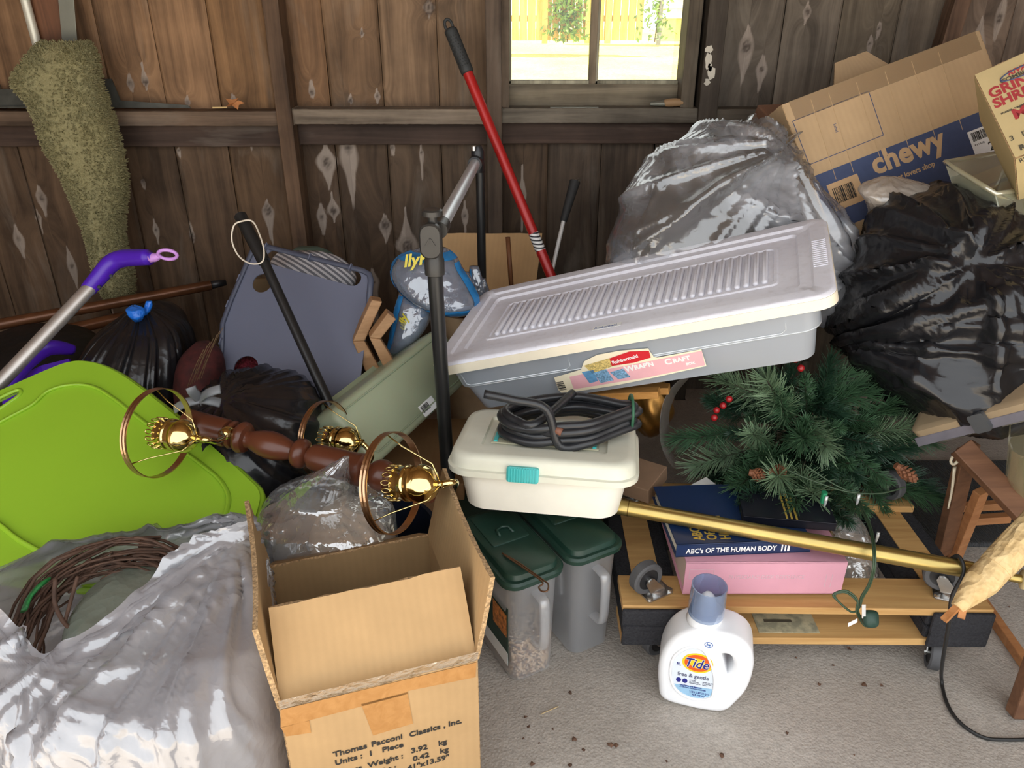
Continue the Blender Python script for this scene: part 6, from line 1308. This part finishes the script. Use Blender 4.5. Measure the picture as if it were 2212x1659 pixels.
bag('clear_wrap', 'clear crinkled wrap inside the dolly beside the pink book', [(1800, 1850, 1110, 1.52, .02), (1795, 1870, 1140, 1.48, .04), (1810, 1885, 1190, 1.44, .05), (1815, 1895, 1240, 1.40, .04)], film('clear_wrap_film', C(222, 220, 214), alpha=.55, rough=.1, trans=.4, gloss=.9, crink=.6), 36, 50, 1.2, 1.14, cat='wrap')
# ---- artificial tree
NG = [plain('pine_needle_%s' % n, c, .45, var=.3, scale=9) for n, c in (('dark', C(46, 76, 56)), ('mid', C(72, 106, 74)), ('light', C(122, 148, 114)))]
BRK = plain('branch_wire', C(64, 58, 44), .8)
def spray(seed, L_, n, nl, mat, spread):
    r = random.Random(seed); V, Fc = [], []
    bend = r.uniform(-.03, .03)
    for i in range(n):
        t_ = (i+.5)/n; c = Vector((bend*t_*t_, 0, L_*t_)); q = r.uniform(0, 6.283); tilt = spread*(1-.55*t_**3)+r.gauss(0, .14)
        d = Vector((math.cos(q)*math.sin(tilt), math.sin(q)*math.sin(tilt), math.cos(tilt))); ln = nl*r.uniform(.7, 1.1)*(1 if t_ < .9 else .85)
        s_ = d.orthogonal().normalized(); s2 = d.cross(s_); w0 = .0011; w1 = .0005; sag = Vector((0, 0, 0))
        b = len(V); e = c+d*ln+s_*r.gauss(0, .004)
        m_ = c+d*ln*.5
        for p, w in ((c, w0), (m_, w0), (e, w1)): V += [p+s_*w, p-s_*w*.5+s2*w*.87, p-s_*w*.5-s2*w*.87]
        for k in (0, 3):
            Fc += [(b+k, b+k+1, b+k+4, b+k+3), (b+k+1, b+k+2, b+k+5, b+k+4), (b+k+2, b+k, b+k+3, b+k+5)]
    me = bpy.data.meshes.new('branch'); nst = len(V); tv, tf = tube([(bend*(k/5)**2, 0, L_*k/5-.0) for k in range(-3, 6)], .0022, 5)
    V2 = V+tv; F2 = Fc+[tuple(i+nst for i in f) for f in tf]; me.from_pydata([tuple(p) for p in V2], [], F2); me.materials.append(mat); me.materials.append(BRK)
    for p in me.polygons[len(Fc):]: p.material_index = 1
    return me
SPR = [spray(1, .15, 230, .062, NG[1], .80), spray(2, .14, 240, .058, NG[0], .75), spray(3, .15, 210, .068, NG[2], .85), spray(4, .12, 240, .034, NG[0], 1.0), spray(5, .12, 230, .034, NG[1], 1.05)]
tree = thing('christmas_tree', 'artificial pine tree with long needles wedged beneath the storage box', 'tree', (.62, 1.62, .30))
C0 = P(1730, 925, 1.78)
mk('trunk', tube([P(1740, 780, 1.80), P(1730, 930, 1.78), P(1735, 1120, 1.66)], [.010, .014, .016], 10), BRK, tree, smooth=True)
tips = [(1478, 962, 1.60, 0), (1500, 1000, 1.57, 2), (1535, 1042, 1.55, 1), (1508, 870, 1.66, 3), (1568, 828, 1.62, 2), (1540, 850, 1.66, 1), (1600, 900, 1.62, 4), (1650, 835, 1.52, 2), (1690, 880, 1.52, 0), (1618, 945, 1.50, 2), (1650, 975, 1.47, 0), (1730, 965, 1.46, 0), (1775, 975, 1.47, 2), (1735, 905, 1.52, 4), (1800, 880, 1.58, 1), (1852, 838, 1.62, 0), (1868, 870, 1.60, 0), (1905, 905, 1.58, 4), (1930, 885, 1.60, 0), (1985, 915, 1.58, 2), (2005, 960, 1.56, 0), (1960, 985, 1.54, 1), (2030, 1050, 1.54, 1), (1632, 1072, 1.34, 1), (1705, 1096, 1.32, 0), (1775, 1112, 1.31, 4), (1838, 1150, 1.30, 3), (1585, 1050, 1.40, 0), (1885, 1120, 1.34, 4), (1670, 1040, 1.36, 2), (1745, 1060, 1.35, 2), (1995, 1085, 1.52, 0), (1930, 1060, 1.48, 4), (1880, 1040, 1.47, 3), (1850, 1010, 1.47, 4), (1800, 1050, 1.45, 3), (1860, 1095, 1.44, 4), (1825, 1135, 1.44, 3), (1795, 1105, 1.44, 3), (1750, 1070, 1.46, 4), (1700, 1085, 1.47, 3), (1655, 1060, 1.48, 4), (1610, 1065, 1.49, 1), (1590, 1020, 1.50, 0), (1560, 1075, 1.53, 4), (1690, 1030, 1.46, 1), (1740, 800, 1.60, 4), (1800, 790, 1.62, 1), (1855, 800, 1.64, 0), (1690, 800, 1.60, 1), (1630, 810, 1.62, 3), (1575, 930, 1.58, 3), (1930, 1120, 1.5, 4), (1870, 1160, 1.46, 3), (1780, 1010, 1.45, 1), (1905, 980, 1.5, 3), (1830, 930, 1.5, 4)]
rt = random.Random(9)
def put(tipp, me, sc):
    base = C0+Vector((rt.uniform(-.05, .05), rt.uniform(-.05, .02), rt.uniform(-.10, .10))); d = (tipp-base)
    st_ = tipp-d.normalized()*.145*sc
    o = bpy.data.objects.new('branch', me); COL.objects.link(o); o.parent = tree; o.matrix_parent_inverse = wmat(tree).inverted()
    z = d.normalized(); x = z.orthogonal().normalized(); y = z.cross(x); m = Matrix.Identity(4)
    for i in range(3): m[i][0] = x[i]; m[i][1] = y[i]; m[i][2] = z[i]; m[i][3] = st_[i]
    o.matrix_basis = m @ RZ(rt.uniform(0, 360)) @ Matrix.Scale(sc, 4)
for px, py, Y, k in tips: put(P(px, py, Y+.06), SPR[k], rt.uniform(.85, 1.1))
for i in range(34):
    px, py = rt.uniform(1510, 2000), rt.uniform(790, 1110); put(P(px, py, rt.uniform(1.66, 1.76)), SPR[rt.choice((1, 3, 3, 4, 1))], rt.uniform(.9, 1.15))
BER = plain('red_berry', C(150, 26, 30), .25, var=.15)
for px, py, Y in ((1718, 776, 1.56), (1730, 795, 1.56), (1575, 862, 1.58), (1562, 876, 1.58), (1548, 886, 1.58), (1543, 902, 1.58)):
    mk('berry', lathe([(.0001, -.0085), (.006, -.006), (.0085, 0), (.006, .006), (.0001, .0085)], P(px, py, Y), (0, 0, 1), 12), BER, tree, smooth=True)
CON = plain('pine_cone', C(132, 84, 56), .7, var=.3, scale=60)
for px, py, Y, dx, dy in ((1618, 1020, 1.46, 30, 8), (1662, 1020, 1.455, 30, -2), (1935, 1005, 1.47, 40, 30)):
    a = P(px, py, Y); b = P(px+dx, py+dy, Y-.01); ax_ = (b-a); e1 = ax_.orthogonal().normalized(); e2 = ax_.normalized().cross(e1); parts = [tube([a, b], .008, 8)]
    for k in range(60):
        t_ = k/60; q = k*2.4; rd = e1*math.cos(q)+e2*math.sin(q); rr_ = .016*math.sin(math.pi*(.12+.8*t_)); p = a+ax_*t_
        parts.append(([p, p+rd*rr_+ax_.normalized()*.006+rd.cross(ax_.normalized())*.004, p+rd*rr_*1.1+ax_.normalized()*.009, p+rd*rr_+ax_.normalized()*.006-rd.cross(ax_.normalized())*.004, p+rd*rr_*.8+ax_.normalized()*.002], [(0, 1, 2), (0, 2, 3), (4, 2, 1), (4, 3, 2), (0, 4, 1), (0, 3, 4)]))
    mk('pine_cone', join(*parts), CON, tree)
# ---- light string and its plug
GW = plain('green_light_wire', C(52, 72, 50), .5)
ls = thing('string_lights', 'green string light cord with plug hanging from the tree', 'string lights', P(1850, 1330, 1.2))
for off in (0, 4): mk('wire', tube(catmull([P(1850+off, 1075, 1.40), P(1862+off, 1105, 1.34), P(1878+off, 1140, 1.27), P(1886+off, 1185, 1.19), P(1886+off, 1225, 1.165), P(1876+off, 1262, 1.17), P(1860+off, 1290, 1.175), P(1856, 1312, 1.17), P(1840, 1322, 1.165), P(1812, 1300, 1.17), P(1800+off, 1284, 1.18), P(1828, 1276+off, 1.18), P(1852, 1296+off, 1.17), P(1850+off, 1320, 1.165), P(1866, 1350, 1.16), P(1878, 1352, 1.16)], 6), .0021, 6), GW, ls, smooth=True)
mk('wire', tube(catmull([P(1700, 1015, 1.40), P(1760, 1040, 1.37), P(1830, 1062, 1.36), P(1900, 1066, 1.36), P(1955, 1052, 1.38)], 6), .0018, 6), GW, ls, smooth=True)
mk('wire', tube(catmull([P(1740, 1005, 1.40), P(1800, 1045, 1.37), P(1850, 1068, 1.36)], 6), .0018, 6), GW, ls, smooth=True)
mk('plug', rloft([(0, .026, .030, .008), (.012, .030, .034, .010), (.02, .022, .026, .008)], 4), plain('dark_green_plug', C(34, 62, 52), .5), ls, mx=T(*P(1876, 1334, 1.155)) @ RX(60), smooth=True)
mk('paper_tag', grid_vf(np.array([[list(P(1862+4*k, 1306+10*i, 1.15-.003*k)) for k in range(3)] for i in range(4)]), False), WHITE_PRINT, ls, solid=.0006); mk('paper_tag', grid_vf(np.array([[list(P(1832+10*k, 1346-5*k+8*i, 1.15)) for k in range(3)] for i in range(2)]), False), WHITE_PRINT, ls, solid=.0006)
for px, py in ((1856, 1068), (1786, 1072), (1898, 1150)): mk('bulb', lathe([(.0035, 0), (.0035, .012), (.0022, .024), (.0004, .028)], P(px, py, 1.35), (0, 0, -1), 8), film('clear_bulb', C(235, 240, 240), .4, .1, .3, .9) if px == 1856 else MATS['clear_bulb'], ls, smooth=True)
mk('socket', rloft([(0, .010, .012, .003), (.026, .010, .012, .003)], 3), plain('socket_green', C(40, 140, 96), .4), ls, mx=T(*P(1777, 1085, 1.36)))
# ---- brush on the sill, crumbs on the floor
br = thing('paint_brush', 'old wooden handled brush lying on the window sill', 'brush', (P(1465, 232, 2.54).x, 2.545, gz+gw/2))
bz = gz+gw/2+.013; x0 = P(1404, 232, 2.55).x
mk('ferrule', tube([(x0, 2.55, bz), (x0+.045, 2.55, bz+.002)], [.006, .011], 12, flat=.8), GALV, br, smooth=True, auto=40); mk('handle', tube(catmull([(x0+.043, 2.55, bz+.002), (x0+.075, 2.55, bz+.004), (x0+.105, 2.55, bz+.004)], 4), [.010, .0115, .0125, .013, .013, .0125, .012, .011, .009], 12), woodmat('brush_wood', C(140, 108, 76), C(176, 142, 102), 0, 1), br, smooth=True)
tag(mk('putty_knife', box((P(1240, 236, 2.55).x, 2.545, gz+gw/2+.003), (.15, .012, .003)), GALV), 'thin metal blade lying on the window sill', 'blade')
rc_ = random.Random(21); CR = plain('leaf_crumb', C(92, 66, 50), .85, var=.4, scale=80)
spots = [(1130, 1595), (1165, 1604), (1240, 1597), (1260, 1620), (1135, 1548), (1318, 1608), (1330, 1610), (1232, 1496), (1142, 1570), (1194, 1575), (1770, 1478), (1868, 1478), (1700, 1582), (1845, 1630), (1150, 1650), (1232, 1652), (1440, 1645), (1560, 1632), (1835, 1400), (1905, 1480), (2150, 1330), (2180, 1310), (1720, 1420), (1800, 1437)]
for px, py in spots:
    p = PZ(px, py, .004); s_ = rc_.uniform(.002, .0065); n = 7
    V = [p+Vector((0, 0, s_*.5))]+[p+Vector((s_*rc_.uniform(.5, 1.2)*math.cos(6.28*k/n), s_*rc_.uniform(.5, 1.2)*math.sin(6.28*k/n), rc_.uniform(-.003, .002))) for k in range(n)]
    tag(mk('leaf_crumb', (V, [(0, k+1, (k+1) % n+1) for k in range(n)]), CR, solid=.001), 'small brown leaf crumb lying on the bare concrete', 'leaf crumb', 'leaf crumbs on the concrete')
tag(mk('straw', tube([PZ(1168, 1543, .003), PZ(1206, 1526, .003)], .0012, 5), plain('straw', C(196, 172, 130), .7)), 'single pale straw on the concrete near the seed containers', 'straw')
